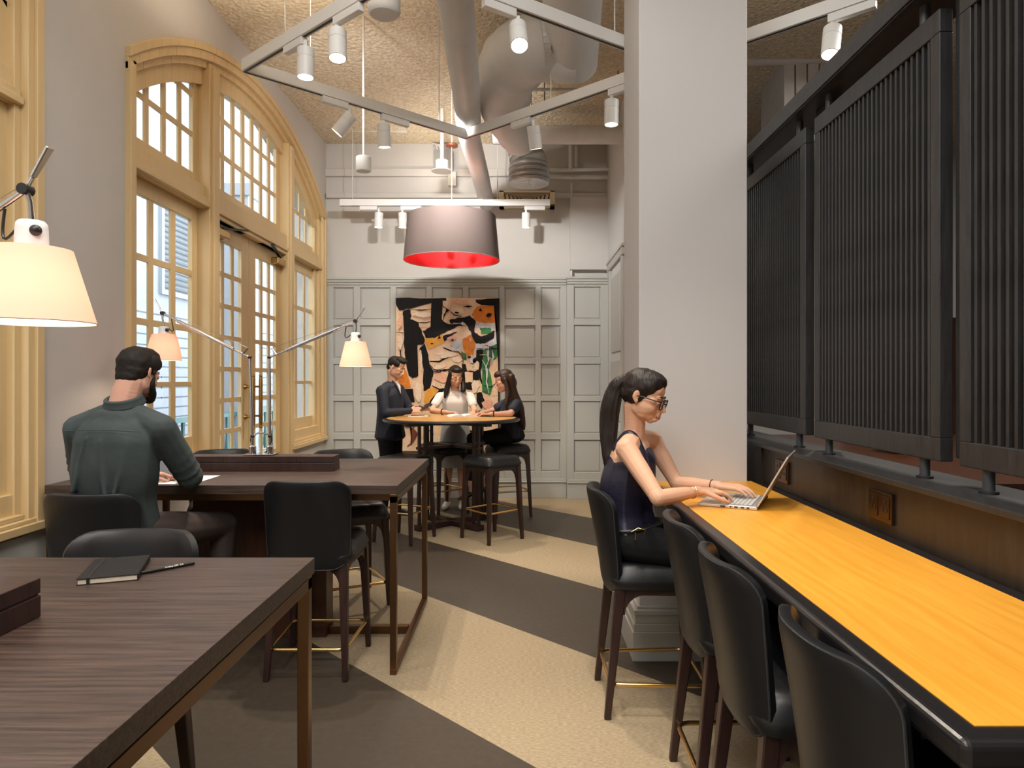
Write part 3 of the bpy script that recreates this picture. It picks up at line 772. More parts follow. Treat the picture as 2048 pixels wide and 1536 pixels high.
pc = tag(empty('pencil', (-1.0, 1.72, .93)), 'black pen with white lettering lying right beside the black notebook', 'pen')
a = onz(300, 1143, .934); b = onz(389, 1126, .934)
dirp = Vector((b[0]-a[0], b[1]-a[1], 0)).normalized()
a = (b[0]-dirp.x*.15, b[1]-dirp.y*.15)
pa, pb = Vector((a[0], a[1], .9345)), Vector((b[0], b[1], .9345))
MB().tube([pa, pa+dirp*.012, pa+dirp*.013, pb-dirp*.002, pb], [.0012, .0035, .0045, .0045, .0035], 12).build('barrel', BLACKP, pc, off=tuple(pc.location), smooth=True)
def text(name, body, size, m, loc, R, parent=None, ext=.0002):
    cu = bpy.data.curves.new(name, 'FONT'); cu.body = body; cu.size = size; cu.extrude = ext; cu.align_x = 'CENTER'; cu.align_y = 'CENTER'
    o = bpy.data.objects.new(name, cu); COL.objects.link(o); cu.materials.append(m)
    o.matrix_world = Matrix.Translation(loc) @ R.to_4x4()
    bpy.context.view_layer.update()
    me = bpy.data.meshes.new_from_object(o.evaluated_get(bpy.context.evaluated_depsgraph_get())); mw = o.matrix_world.copy(); bpy.data.objects.remove(o)
    me.transform(Matrix.Translation(-Vector(parent.location)) @ mw); o = bpy.data.objects.new(name, me); COL.objects.link(o); o.parent = parent
    return o
sd = Vector((-dirp.y, dirp.x, 0)); nz_ = Vector((0, 0, 1)); tl = (nz_*.72-sd*.69).normalized(); tu = tl.cross(dirp)
Rm = Matrix((dirp, tu, tl)).transposed()
text('lettering', 'Artline 200  0.4', .0075, WHITE, pb-dirp*.055+tl*.0046, Rm, pc)
ps = tag(MB().box(-.105, .105, -.1485, .1485, 0, .0012).build('paper_sheet', mat('paper', (.85, .84, .82), .8)), 'white sheet of paper on the second oak table by the man\'s elbow', 'paper')
ps.location = (-1.72, 3.52, .9305)

# ================================================================== ROUND TABLE
rt_ = tag(empty('round_table', (-.683, 6.8, 0)), 'high round table with tan top, black rim and dark timber posts', 'table')
MB().lathe([(.640, 1.03), (.668, 1.032), (.678, 1.040), (.680, 1.048), (.676, 1.058), (.660, 1.064)], n=72).build('rim', BLKE, rt_, smooth=True)
MB().lathe([(.636, 1.040), (.636, 1.066)], n=72).build('table_top', YEL2, rt_, smooth=True)
for k in range(4):
    ang = PI/4+k*PI/2; c, s = math.cos(ang), math.sin(ang); R = Matrix.Rotation(ang, 3, 'Z')
    MB().box(.0, .43, -.045, .045, 0, .055, R, (0, 0, 0)).build('foot', LEGW, rt_, bevel=.004)
    for dx, dy in ((.40, 0), (.33, 0)):
        MB().box(dx-.013, dx+.013, dy-.013, dy+.013, .055, 1.0, R, (0, 0, 0)).build('post', LEGW, rt_, bevel=.002)
    MB().box(0, .42, -.03, .03, .775, .80, R, (0, 0, 0)).build('shelf_rail', LEGW, rt_, bevel=.002)
    MB().box(0, .55, -.035, .035, 1.0, 1.03, R, (0, 0, 0)).build('top_rail', LEGW, rt_, bevel=.002)
ob = tag(empty('open_book', (-.60, 7.02, 1.066)), 'open notebook with white pages on the round table before the woman in white', 'notebook')
ob.rotation_euler = (0, 0, .3)
def page(s):
    m = MB(); n = 8; pts = [(s*.15*k/n, .018*math.sin(PI*(k/n)**.7)*(1 if True else 0)+.004) for k in range(n+1)]
    poly = [(0, 0)]+pts+[(s*.15, 0)] if False else pts+[(s*.15, .0), (0, 0)]
    return m.prism(poly if s > 0 else poly[::-1], 'y', -.105, .105)
for s in (-1, 1): page(s).build('pages', mat('paper', (.85, .84, .82), .8), ob)
n2 = tag(MB().box(-.10, .10, -.07, .07, 0, .008).build('slim_notebook', mat('paper', (.85, .84, .82), .8), bevel=.001), 'slim white notebook on the round table beside the standing man', 'notebook'); n2.location = (-1.05, 7.0, 1.066); n2.rotation_euler = (0, 0, .1)
p3 = tag(MB().tube([(-.07, 0, .004), (.07, 0, .004)], .004, 8).build('table_pen', BLACKP), 'dark pen lying on the slim white notebook', 'pen'); p3.location = (-1.05, 6.98, 1.0745); p3.rotation_euler = (0, 0, .2)
ph_ = tag(MB().box(-.038, .038, -.075, .075, 0, .008).build('smartphone', BLACKP, bevel=.002), 'black smartphone on the round table before the woman in navy', 'phone'); ph_.location = (-.36, 7.0, 1.066); ph_.rotation_euler = (0, 0, 1.2)

# ================================================================== PENDANT
pd = tag(empty('pendant_lamp', (-.685, 6.8, 2.6)), 'large taupe drum pendant with red lining over the round table', 'lamp')
po = (-.685, 6.8, 2.6)
def sh(r0, z0, r1, z1, t): return [(r0, z0), (r1, z1), (r1-t, z1), (r0-t, z0), (r0, z0)]
MB().lathe([(.476, 2.63), (.437, 3.07), (.434, 3.07), (.473, 2.63)], (-.685, 6.8, 0), 96, caps=False).build('shade', mat('taupe_fabric', (.155, .115, .105), .85, bump=.1, bscale=150), pd, off=po, smooth=True)
MB().lathe([(.4725, 2.631), (.4335, 3.069)], (-.685, 6.8, 0), 96, caps=False).build('lining', mat('red_lining', (.72, .012, .018), .6, bump=.15, bscale=120, stretch=(1, 1, .2)), pd, off=po, smooth=True)
MB().lathe([(.475, 2.626), (.4775, 2.631), (.475, 2.636), (.470, 2.631), (.475, 2.626)], (-.685, 6.8, 0), 96, caps=False).build('hem', mat('hem', (.35, .27, .24), .6), pd, off=po, smooth=True)
m = MB()
for k in range(3):
    a = k*2*PI/3+.4; m.tube([(-.685, 6.8, 3.03), (-.685+.43*math.cos(a), 6.8+.43*math.sin(a), 3.05)], .004, 6)
m.build('spider', WHITE, pd, off=po)
MB().tube([(-.685, 6.8, 3.0), (-.685, 6.8, 3.76)], .003, 6).build('cord', WHITE, pd, off=po)
for k in range(3):
    a = k*2*PI/3; c = (-.685+.12*math.cos(a), 6.8+.12*math.sin(a), 2.93)
    MB().sphere(c, .035).build('bulb', mat('frosted_bulb', (1, .9, .75), .4, emit=(1, .85, .62), estr=5), pd, off=po, smooth=True)
light('SPOT', 'pendant_light', (0, 0, .25), 90, (1, .86, .66), size=.08, spot=118, blend=.5, parent=pd)
light('POINT', 'pendant_glow', (0, 0, .44), 5, (1, .86, .66), size=.06, parent=pd)
MB().lathe([(.045, 3.76), (.06, 3.765), (.06, 3.785), (.03, 3.80)], (-.685, 6.8, 0), 24).build('ceiling_rose', mat('copper_rose', (.30, .10, .06), .4, metal=.6), pd, off=po, smooth=True)
MB().tube([(-.685, 6.8, 3.80), (-.685, 6.8, ZC)], .006, 8).build('rod', WPIPE, pd, off=po)

# ================================================================== TRACKS AND SPOTLIGHTS
ZT = 3.45
def track(name_label, p0, p1, rods, z=ZT, group='white lighting tracks'):
    t = tag(empty('light_track', (p0[0], p0[1], z)), name_label, 'track', group)
    a = Vector((p0[0], p0[1], z)); b = Vector((p1[0], p1[1], z))
    o = tuple(a); dz = Vector((0, 0, .04))
    MB().bar(a+dz, b+dz, .045, .075).build('rail', WHITE, t, off=o, bevel=.003)
    MB().bar(a+Vector((0, 0, .0005)), b+Vector((0, 0, .0005)), .014, .003).build('slot', BLACKP, t, off=o)
    for f in rods:
        q = a.lerp(b, f); MB().tube([q+Vector((0, 0, .07)), (q.x, q.y, ZC)], .004, 6).build('suspension_rod', WPIPE, t, off=o)
    return t
A_ = (-1.80, 4.45); B_ = (-.455, 5.69); D_ = (-.53, 3.355); C_ = (.95, 4.42)
track('white track running from the window side up to the top of the picture', A_, D_, (.3, .9))
track('white track from the window-side corner down to the corner above the pendant', A_, B_, (.25, .85))
E_ = (-.455+1.158*2.35, 5.69-1.044*2.35)
track('long white track from the corner above the pendant past the column', B_, E_, (.25, .6, .9))
track('white track at the top of the picture running to the column', D_, (.84, 4.29), (.3, .8))
track('straight white track in front of the far wall behind the pendant', (-2.09, 7.9), (.34, 7.9), (.06, .75))
spots_ = []
def spotlight(x, y, lens_target, label, power=60, rail_dir=(1, 0), z=ZT, adapter=1, cone=55, r=.049, L=.17, stem=.05):
    s = tag(empty('spotlight', (x, y, z)), label, 'spotlight', 'white cylinder spotlights on the tracks')
    d = Vector(rail_dir+(0,)).normalized()
    if adapter: MB().bar(d*-.02, d*.22*adapter, .04, .045).build('adapter', WHITE, s, xf=Matrix.Translation((0, 0, -.023)), bevel=.003)
    MB().bar((0, 0, -.03), (0, 0, -.045-stem), .022, .03).build('bracket', WHITE, s, bevel=.003)
    top = Vector((0, 0, -.045-stem)); dr = (Vector(lens_target)-Vector((x, y, z))-top).normalized()
    R = rot_to(dr); c = top-dr*.02
    MB().lathe([(r*.85, 0), (r, .004), (r, .055), (r*.96, .056), (r*.96, .060), (r, .061), (r, L), (r*.9, L), (r*.88, L-.012)], c, 28, R=R).build('barrel', WHITE, s, smooth=True)
    MB().lathe([(r*.88, L-.011), (r*.6, L-.006), (.001, L-.002)], c, 28, R=R, caps=False).build('lens', LENS, s, smooth=True)
    tip = c+dr*(L+.012)
    light('SPOT', 'spot_beam', tip, power*1.25, (1, .89, .74), size=.03, spot=cone, blend=.8, parent=s).rotation_euler = (-dr).to_track_quat('Z', 'Y').to_euler()
    return s
AD = (.99, -.854); AB = (1.345, 1.24); BC = (1.158, -1.044)
spotlight(-1.25, 3.975, (-1.27, 3.93, 1.0), 'lit spotlight hanging nearest the arched window on the upper track', 75, AD, adapter=-1)
spotlight(-1.01, 3.768, (-.9, 3.35, 1.0), 'lit spotlight on the upper track, second from the window', 75, AD, adapter=1)
spotlight(-.014, 3.71, (.15, 2.3, .9), 'bright spotlight tilted at the viewer before the big duct', 80, (.8, .55), adapter=-1)
spotlight(-1.24, 4.965, (-2.35, 5.0, 2.05), 'spotlight tilted towards the arched window, halfway along the lower left track', 25, AB, adapter=-1)
spotlight(-1.035, 5.155, (-.95, 5.5, 1.0), 'unlit-looking spotlight hanging straight just right of the tilted one', 30, AB, adapter=1)
spotlight(.098, 5.19, (.45, 5.9, 1.0), 'spotlight tilted right on the track between pendant and column', 70, BC, adapter=-1)
spotlight(.629, 4.71, (.60, 4.75, 1.0), 'lit spotlight hanging straight beside the column', 55, BC, adapter=1)
spotlight(1.709, 3.74, (1.35, 3.3, 1.4), 'glowing spotlight above the slatted screens, right of the column', 110, BC, adapter=1)
spotlight(-1.638, 7.9, (-1.75, 7.95, 1.0), 'small lit spotlight at the window end of the far track', 30, (1, 0), adapter=-1)
spotlight(-1.366, 7.9, (-1.33, 8.0, 1.0), 'small spotlight on the far track, just clear of the pendant shade', 30, (1, 0), adapter=1)
spotlight(.064, 7.9, (.05, 8.1, 1.0), 'small lit spotlight on the far track right of the pendant', 35, (1, 0), adapter=1)
for (x, y, tx, tz, pw_) in ((-.78, 5.39, -.7, 2.6, 150), (-.70, 5.47, .75, 3.3, 90), (-1.5, 4.78, -1.6, 3.6, 60)):
    light('SPOT', 'far_wall_fill', (x, y+.07, 3.60), pw_, (1, .97, .92), size=.05, spot=110, blend=1, target=(tx, 8.39, tz))  # added fill with no fixture, brightens the far wall from above the tracks
for (x, y, pw_) in ((-1.5, 4.19, 30), (-1.62, 4.62, 24), (-1.0, 7.9, 14), (1.5, 3.95, 22), (-.85, 3.63, 18)):
    light('SPOT', 'ceiling_fill', (x, y, 3.55), pw_, (1, .86, .68), size=.05, spot=165, blend=1, target=(x, y+.01, 9))  # upward fill added without fixtures to lift the ceiling
# unseen fill spots without fixtures, added over the near part of the room
for (x, y, tx, ty, pw_) in ((-.45, 1.2, -1.3, 1.45, 45), (.2, .6, .95, 1.6, 72), (.2, 2.2, .95, 2.7, 80), (-1.9, 2.4, -1.7, 3.0, 45), (-.6, 2.6, -1.0, 3.3, 45)):
    light('SPOT', 'near_fill_spot', (x, y, 3.6), pw_, (1, .88, .72), size=.03, spot=60, blend=.8, target=(tx, ty, .9))

# ================================================================== SERVICES ON THE CEILING
def pipe_thing(name, label, cat, pts, r, m, n=20, extra=None, group=None, **kw):
    o = MB().tube(pts, r, n).build(name, m, None, smooth=True); o['label'] = label; o['category'] = cat
    if group: o['group'] = group
    return o
pipe_thing('straight_duct', 'long round white duct running along the ceiling to the far wall', 'duct',
           [(-.352, 2.3, 3.655), (-.379, 3.98, 3.655), (-.414, 5.18, 3.655), (-.457, 6.07, 3.655), (-.465, 6.2, 3.652), (-.43, 7.4, 3.63), (-.415, 8.38, 3.60)], [.108, .108, .108, .108, .098, .094, .092], DUCT, 24)
def bez(pts, n=6):
    out = []
    P_ = [Vector(p) for p in pts]
    for i in range(len(P_)-1):
        p0 = P_[max(i-1, 0)]; p1 = P_[i]; p2 = P_[i+1]; p3 = P_[min(i+2, len(P_)-1)]
        for k in range(n):
            t = k/n; out.append(.5*((2*p1)+(p2-p0)*t+(2*p0-5*p1+4*p2-p3)*t*t+(-p0+3*p1-3*p2+p3)*t**3))
    out.append(P_[-1]); return out
bd = tag(empty('bent_duct', (0, 5.5, 3.9)), 'big bulging insulated duct bending down behind the tracks', 'duct')
pts = bez([P(1140, 70, 5.0), P(1088, 92, 5.1), P(1040, 110, 5.3), P(1010, 160, 5.6), P(1012, 225, 6.0), P(1040, 275, 6.6)])
rr = [.18+.075*math.sin(PI*min(1, i/len(pts)*1.15))+(.012 if i % 7 == 0 else 0) for i in range(len(pts))]
MB().tube(pts, rr, 28).build('duct_body', DUCT, bd, off=(0, 5.5, 3.9), smooth=True)
MB().tube([P(1095, 78, 5.0), P(1082, 80, 5.0)], .195, 28).build('collar', FOIL, bd, off=(0, 5.5, 3.9), smooth=True)
MB().tube([P(1150, 118, 5.1)+Vector((0, 0, 0)), P(1120, 118, 5.1), P(1095, 112, 5.1)], [.17, .17, .12], 28).build('inlet', DUCT, bd, off=(0, 5.5, 3.9), smooth=True)
hang = tag(empty('air_handler', (.45, 4.6, 4.1)), 'large grey cylindrical duct end hanging at the top beside the column', 'duct')
MB().tube([P(1145, -60, 4.4), P(1145, 128, 5.2)], [.21, .19], 32).build('drum', DUCT, hang, off=(.45, 4.6, 4.1), smooth=True)
pipe_thing('cross_duct', 'horizontal white duct running behind the tracks to the column', 'duct', [P(985, 278, 7.2), P(1060, 270, 7.2), P(1300, 270, 7.2)], [.06, .095, .095], WPIPE, 24)
fx = tag(empty('flex_duct', (.1, 7.9, 3.9)), 'crinkled silver flexible duct dropping to the wall diffuser', 'duct')
pts = []; rr = []
for i in range(60):
    t = i/59; p = P(1040+18*min(1, t*2), 285+83*t, 7.7); pts.append(p); rr.append((.15+.07*min(1, t*1.6))+(.010 if i % 2 else -.004)+.004*math.sin(i*2.3))
MB().tube(pts, rr, 28).build('sleeve', FOIL, fx, off=(.1, 7.9, 3.9), smooth=True)
df = tag(empty('air_diffuser', (.08, 8.2, 3.6)), 'cream louvred air diffuser high on the far wall', 'vent')
do = (.08, 8.2, 3.6); x0, x1, z0, z1 = wx(998, 8.2), wx(1110, 8.2), wz(412, 8.2), wz(381, 8.2)
DIFM = mat('diffuser_cream', (.72, .60, .42), .5)
MB().box(x0, x1, 8.2, 8.38, z0, z0+.02).box(x0, x1, 8.2, 8.38, z1-.02, z1).box(x0, x0+.06, 8.2, 8.38, z0, z1).box(x1-.06, x1, 8.2, 8.38, z0, z1).build('frame', DIFM, df, off=do, bevel=.003)
for i in range(5):
    e_ = .07+.05*i; zc_ = (z0+z1)/2
    if x0+e_ < x1-e_:
        for s in (0, 1):
            xx = x0+e_ if s == 0 else x1-e_
            MB().bar((xx, 8.22+.02*i, z0+.02), (xx+(-.03 if s == 0 else .03), 8.24, z1-.02-.014*i), .006, .03).build('vane', DIFM, df, off=do)
        MB().box(x0+e_, x1-e_, 8.22, 8.26, z1-.03-.014*i, z1-.026-.014*i).build('vane', DIFM, df, off=do)
MB().box(x0+.05, x1-.05, 8.33, 8.35, z0, z1).build('backing', BLACKP, df, off=do)
# thin pipes / conduits
G = 'thin painted pipes under the ceiling'
def tp(label, pts, r=.018): pipe_thing('ceiling_pipe', label, 'pipe', pts, r, WPIPE, 10, group=G)
tp('thin upper conduit crossing the ceiling left of the round duct', [P(625, 215, 7.6), P(730, 212, 7.6), P(880, 206, 7.6)], .017)
tp('second conduit just below the upper one, left of the round duct', [P(770, 226, 7.8), P(930, 231, 7.8)], .02)
tp('horizontal pipe under the ceiling between bent duct and column', [P(1045, 179, 6.4), P(1200, 179, 6.4)], .014)
tp('horizontal pipe along the foot of the right far wall corner', [P(1100, 340, 8.2), P(1140, 340, 8.2), P(1222, 338, 8.2)], .022)
tp('thicker pipe just below it in the right far corner', [P(1100, 354, 8.3), P(1216, 354, 8.3)], .03)
tp('vertical pipe rising in the right far corner to the cross duct', [P(1141, 340, 8.15), P(1141, 290, 8.15)], .022)
tp('thin vertical pipe down the far wall to the panelling', [P(1143, 366, 8.33), P(1143, 551, 8.33)], .012)
tp('second short vertical pipe in the right far corner', [P(1153, 335, 8.3), P(1153, 292, 8.3)], .022)
tp('conduit at the top of the wall seen over the screens', [P(1490, 122, 6.2), P(1700, 116, 6.2)], .045)
tp('diagonal conduit on the wall seen over the screens', [P(1512, 152, 7.9), P(1530, 152, 7.9), P(1566, 208, 7.9)], .03)
tp('diagonal brace pipe near the ceiling over the screens', [P(1530, 60, 5.6), P(1560, 5, 5.6), P(1565, -10, 5.6)], .025)
for ri, (px_, Y_, y2) in enumerate(((1192, 6.0, 85), (1236, 6.4, 150), (1089, 6.6, 215), (1063, 6.8, 225), (1055, 6.9, 225), (962, 6.2, 70), (1198, 5.6, 75))):
    q = P(px_, y2, Y_)
    pipe_thing('hanger_rod', ['thin rod right of the big drum-shaped duct end', 'thin rod nearest the column, above the long track', 'thin rod in the open ceiling patch under the bent duct', 'longer of the two close rods beside the bent duct', 'shorter of the two close rods touching the bent duct', 'thin rod between the straight duct and the bent duct', 'thin rod against the drum-shaped duct end'][ri], 'rod', [q, (q.x, q.y, ZC)], .006, mat('dark_steel', (.12, .11, .10), .5), 6, group='threaded hanger rods among the ducts')
hf = tag(empty('hanging_drum', (-.84, 4.2, 3.69)), 'grey round fixture hanging at the top edge, left of the straight duct', 'fixture')
MB().lathe([(.085, 0), (.097, .012), (.10, .03), (.10, .30), (.03, .32)], (0, 0, 0), 32).build('body', DUCT, hf, smooth=True)
MB().tube([(0, 0, .31), (0, 0, ZC-3.69)], .012, 10).build('rod', WPIPE, hf, smooth=True)
# cable tray
ct = tag(empty('cable_tray', (-2, 7.9, 4.2)), 'perforated white cable tray against the far end of the ceiling', 'tray')
p0, p1 = P(630, 254, 7.9), P(812, 258, 7.9); co_ = (-2, 7.9, 4.2)
m = MB()
for i in range(36):
    a = p0.lerp(p1, i/36); b = p0.lerp(p1, (i+.55)/36); m.bar(a, b, .1, .012)
m.build('rungs', WPIPE, ct, off=co_, kind='stuff')
MB().bar(p0+Vector((0, -.055, 0)), p1+Vector((0, -.055, 0)), .006, .02).bar(p0+Vector((0, .055, .0)), p1+Vector((0, .055, 0)), .006, .045).build('side_rail', WPIPE, ct, off=co_)
MB().bar(p0+Vector((0, -.055, .03)), p1+Vector((0, -.055, .03)), .006, .008).build('side_rail', WPIPE, ct, off=co_)
# hanging cylinders
hc = tag(empty('hanging_speaker', (-1.25, 5.6, 3.2)), 'white cylinder hanging on a rod left of the pendant', 'speaker')
q0 = P(727, 343, 5.43); ho = (-1.25, 5.6, 3.2)
MB().lathe([(.055, 0), (.060, .006), (.060, .112), (.052, .118), (.01, .12)], q0, 28).build('body', WHITE, hc, off=ho, smooth=True)
MB().tube([q0+Vector((0, 0, .118)), (q0.x, q0.y, ZC)], .009, 10).build('rod', WPIPE, hc, off=ho, smooth=True)
hs = tag(empty('ceiling_sensor', (-.85, 7.3, 3.7)), 'white flanged cylinder on a pole just above the pendant', 'sensor')
q0 = P(884, 343, 7.3); ho = (-.85, 7.3, 3.7)
MB().lathe([(.112, 0), (.116, .006), (.075, .022), (.070, .03), (.070, .115), (.06, .12), (.02, .125)], q0, 28).build('body', WHITE, hs, off=ho, smooth=True)
MB().tube([q0+Vector((0, 0, .12)), (q0.x, q0.y, ZC)], .022, 10).build('rod', WPIPE, hs, off=ho, smooth=True)
MB().bar(q0+Vector((0, 0, .86)), q0+Vector((.11, 0, .83)), .03, .03).build('crossbar', WPIPE, hs, off=ho)
jb = tag(empty('junction_box', (-.95, 8.3, 3.95)), 'grey metal junction box with cables high on the far wall', 'box')
jo = (-.95, 8.3, 3.95); a = P(868, 345, 8.3); b = P(906, 302, 8.3)
MB().box(a.x, b.x, 8.26, 8.38, a.z, b.z).build('box', mat('grey_box', (.28, .27, .27), .5), jb, off=jo, bevel=.004)
MB().box(b.x-.06, b.x+.04, 8.28, 8.38, a.z-.16, a.z+.01).build('conduit_box', WALL, jb, off=jo, bevel=.004)
for k in range(3): MB().tube(bez([(a.x+.05+.04*k, 8.3, b.z-.03), (a.x+.03+.03*k, 8.3, b.z+.06), (a.x-.02, 8.33, b.z+.10)]), .011, 8).build('cable', WPIPE, jb, off=jo, smooth=True)
# far-room louvre duct above the screens
ld = tag(empty('louvred_duct', (2.4, 6.3, 3.8)), 'white ribbed air duct seen over the slatted screens', 'duct')
m = MB(); a = P(1560, 210, 6.3)
for i in range(12): m.box(a.x+i*.11, a.x+i*.11+.095, 6.2, 6.8, 3.62, ZC)
m.build('ribs', WPIPE, ld, off=(2.4, 6.3, 3.8), bevel=.004)
q = P(1815, 905, 4.83)
cp = tag(empty('copper_bowl', (q.x, 4.83, .9305)), 'copper bowl on the dark table in the next room, glimpsed under the screens', 'bowl')
MB().lathe([(.07, 0), (.12, .02), (.17, .07), (.18, .11), (.172, .11), (.11, .03), (.02, .01)], (0, 0, 0), 32, caps=False).build('bowl', mat('copper', (.7, .32, .2), .25, metal=1), cp, smooth=True)
ft = tag(empty('dining_table', (3.9, 5.0, 0)), 'dark long table in the next room glimpsed under the screens', 'table')
MB().box(-1.6, 2.6, -1.6, 1.4, .88, .93).build('table_top', PWOOD, ft, bevel=.004)
for x in (-1.5, 2.4):
    for y in (-1.5, 1.3): MB().box(x, x+.1, y, y+.1, 0, .88).build('leg', LEGW, ft)

# ================================================================== PAINTING
pt = tag(empty('abstract_painting', (-.89, YW-.03, 1.55)), 'large abstract canvas of black strokes with orange, cream and green patches', 'painting')
px0, px1, pz1 = wx(792, YW-.04), wx(999, YW-.04), wz(596, YW-.04); pz0 = pz1-1.86; yp = YW-.045; Wd = px1-px0
po_ = (-.89, YW-.03, 1.55)
def cm(name, c1, c2, s=14, th=.5):
    return mat(name, c1, .6, col2=c2, nscale=s, bump=.4, bscale=40, detail=8)
CREAMP = cm('paint_cream', (.88, .66, .46), (.76, .50, .33), 9)
BLK = mat('paint_black', (.006, .005, .005), .55, spec=.2, bump=.12, bscale=30)
ORG = cm('paint_orange', (.85, .27, .02), (.60, .16, .01), 12)
ORY = cm('paint_amber', (.85, .40, .06), (.72, .30, .03), 10)
GRN = cm('paint_green', (.05, .28, .05), (.015, .07, .03), 10)
WHP = cm('paint_white', (.75, .76, .80), (.50, .52, .62), 10)
BRP = cm('paint_brown', (.22, .06, .025), (.12, .03, .01), 10)
MB().box(px0, px1, yp, YW-.005, pz0, pz1).build('canvas', CREAMP, pt, off=po_, bevel=.004)
def cc(x, y): return (px0+(x-207)/838*Wd, pz1-(y-60)/838*Wd)
lvl = [0]
def jag(poly, amp=5, n=4):
    out = []
    for i in range(len(poly)):
        a, b = poly[i], poly[(i+1) % len(poly)]
        for k in range(n):
            t = k/n; j = amp if k else 0
            out.append((a[0]+(b[0]-a[0])*t+random.uniform(-j, j), a[1]+(b[1]-a[1])*t+random.uniform(-j, j)))
    return out
def patch(poly, m, jg=5):
    lvl[0] += 1; q = [cc(*p) for p in (jag(poly, jg) if jg else poly)]
    bm = bmesh.new(); vs_ = [bm.verts.new((p[0]-po_[0], yp-.0012-.00025*lvl[0]-po_[1], p[1]-po_[2])) for p in q]
    try: bm.faces.new(vs_)
    except Exception: pass
    bmesh.ops.triangulate(bm, faces=bm.faces[:])
    me = bpy.data.meshes.new('paint_patch'); bm.to_mesh(me); bm.free(); me.materials.append(m)
    o = bpy.data.objects.new('paint_patch', me); COL.objects.link(o); o.parent = pt
    sol = o.modifiers.new('s', 'SOLIDIFY'); sol.thickness = .001
def stroke(pts, w_, m):
    pts = [Vector(p) for p in pts]; L_, R_ = [], []
    for i, p in enumerate(pts):
        d = (pts[min(i+1, len(pts)-1)]-pts[max(i-1, 0)]).normalized(); n = Vector((-d.y, d.x)); ww = w_*(1 if 0 < i < len(pts)-1 else .5)/2
        L_.append(tuple(p+n*ww)); R_.append(tuple(p-n*ww))
    patch(L_+R_[::-1], m, 1.5)
patch([(860, 130), (1015, 115), (1012, 262), (930, 278), (845, 240), (820, 190)], ORG)
patch([(850, 262), (1012, 262), (1020, 330), (900, 300), (845, 300)], WHP)
patch([(655, 425), (725, 395), (745, 470), (700, 505), (660, 480)], WHP)
patch([(985, 375), (1035, 375), (1035, 470), (970, 480), (950, 430)], WHP)
patch([(850, 430), (930, 430), (930, 520), (850, 540)], WHP)
patch([(885, 300), (970, 300), (985, 345), (900, 355)], GRN)
patch([(900, 490), (1035, 425), (1035, 520), (975, 640), (1005, 760), (965, 850), (905, 820), (900, 600)], GRN)
patch([(738, 490), (775, 515), (775, 565), (742, 560)], GRN)
patch([(975, 560), (1030, 560), (1030, 850), (990, 850), (1000, 740), (960, 640)], CREAMP)
patch([(748, 390), (830, 350), (848, 440), (835, 520), (790, 530), (752, 470)], ORG)
patch([(432, 392), (592, 352), (597, 425), (470, 478)], ORY)
patch([(207, 590), (262, 590), (300, 680), (330, 785), (207, 800)], ORG)
patch([(440, 780), (540, 795), (545, 860), (470, 935), (432, 890)], ORY)
patch([(275, 895), (342, 905), (335, 955), (280, 935)], ORY)
patch([(207, 60), (610, 60), (614, 82), (490, 103), (350, 140), (235, 160), (207, 110)], BLK)
patch([(495, 75), (585, 70), (580, 160), (575, 248), (640, 272), (720, 268), (760, 285), (700, 292), (600, 345), (520, 385), (450, 388), (422, 330), (500, 290), (515, 255), (505, 150)], BLK)
patch([(268, 165), (320, 152), (332, 200), (322, 232), (390, 258), (402, 300), (442, 400), (425, 440), (385, 440), (378, 480), (388, 690), (342, 712), (312, 690), (285, 570), (272, 440), (272, 360), (295, 300), (272, 240), (292, 215), (262, 195)], BLK)
patch([(398, 470), (440, 430), (470, 520), (480, 600), (512, 650), (500, 710), (482, 790), (432, 812), (425, 740), (432, 640), (412, 560)], BLK)
patch([(850, 75), (1045, 62), (1045, 1340), (1034, 1340), (1034, 330), (1018, 330), (1015, 120), (900, 118), (858, 98)], BLK, 2)
patch([(640, 240), (700, 222), (760, 220), (805, 200), (855, 250), (832, 290), (852, 345), (900, 372), (960, 348), (1005, 325), (1000, 385), (925, 428), (858, 428), (828, 385), (812, 330), (790, 292), (755, 252), (700, 262), (650, 268)], BLK)
patch([(588, 368), (705, 332), (645, 375), (600, 415)], BLK)
patch([(740, 585), (772, 598), (765, 648), (840, 655), (875, 640), (880, 720), (820, 805), (750, 790), (735, 690)], BLK)
patch([(765, 660), (828, 660), (830, 740), (770, 742)], CREAMP)
patch([(860, 478), (912, 478), (908, 560), (892, 650), (905, 760), (880, 700), (858, 560)], BLK)
patch([(230, 795), (345, 795), (345, 850), (362, 902), (240, 897)], BLK)
patch([(560, 800), (610, 788), (545, 905), (500, 965), (478, 905), (520, 850)], BLK)
patch([(860, 830), (900, 820), (930, 900), (900, 960), (860, 900)], BLK)
stroke([(480, 572), (560, 575), (630, 535), (655, 490), (590, 462)], 14, BLK)
stroke([(655, 490), (710, 495), (745, 530), (752, 590)], 12, BRP)
stroke([(815, 580), (850, 545), (900, 560), (870, 600), (820, 590)], 8, BLK)
stroke([(480, 600), (520, 640), (600, 650), (680, 620)], 10, BLK)
stroke([(500, 770), (560, 800), (620, 790)], 10, BLK)
stroke([(207, 340), (270, 345)], 8, BLK); stroke([(240, 450), (250, 540), (270, 600)], 10, BLK)
stroke([(930, 440), (1000, 470), (1035, 465)], 8, BLK); stroke([(920, 770), (980, 780), (1030, 740)], 8, BLK)
stroke([(320, 1080), (380, 1160), (330, 1240), (300, 1260)], 16, BRP); stroke([(450, 1120), (500, 1140), (530, 1210)], 12, BRP)
stroke([(600, 1120), (640, 1200), (600, 1300)], 14, BLK); stroke([(740, 1100), (860, 1160), (930, 1250)], 18, BLK)
rnd = random.Random(5)
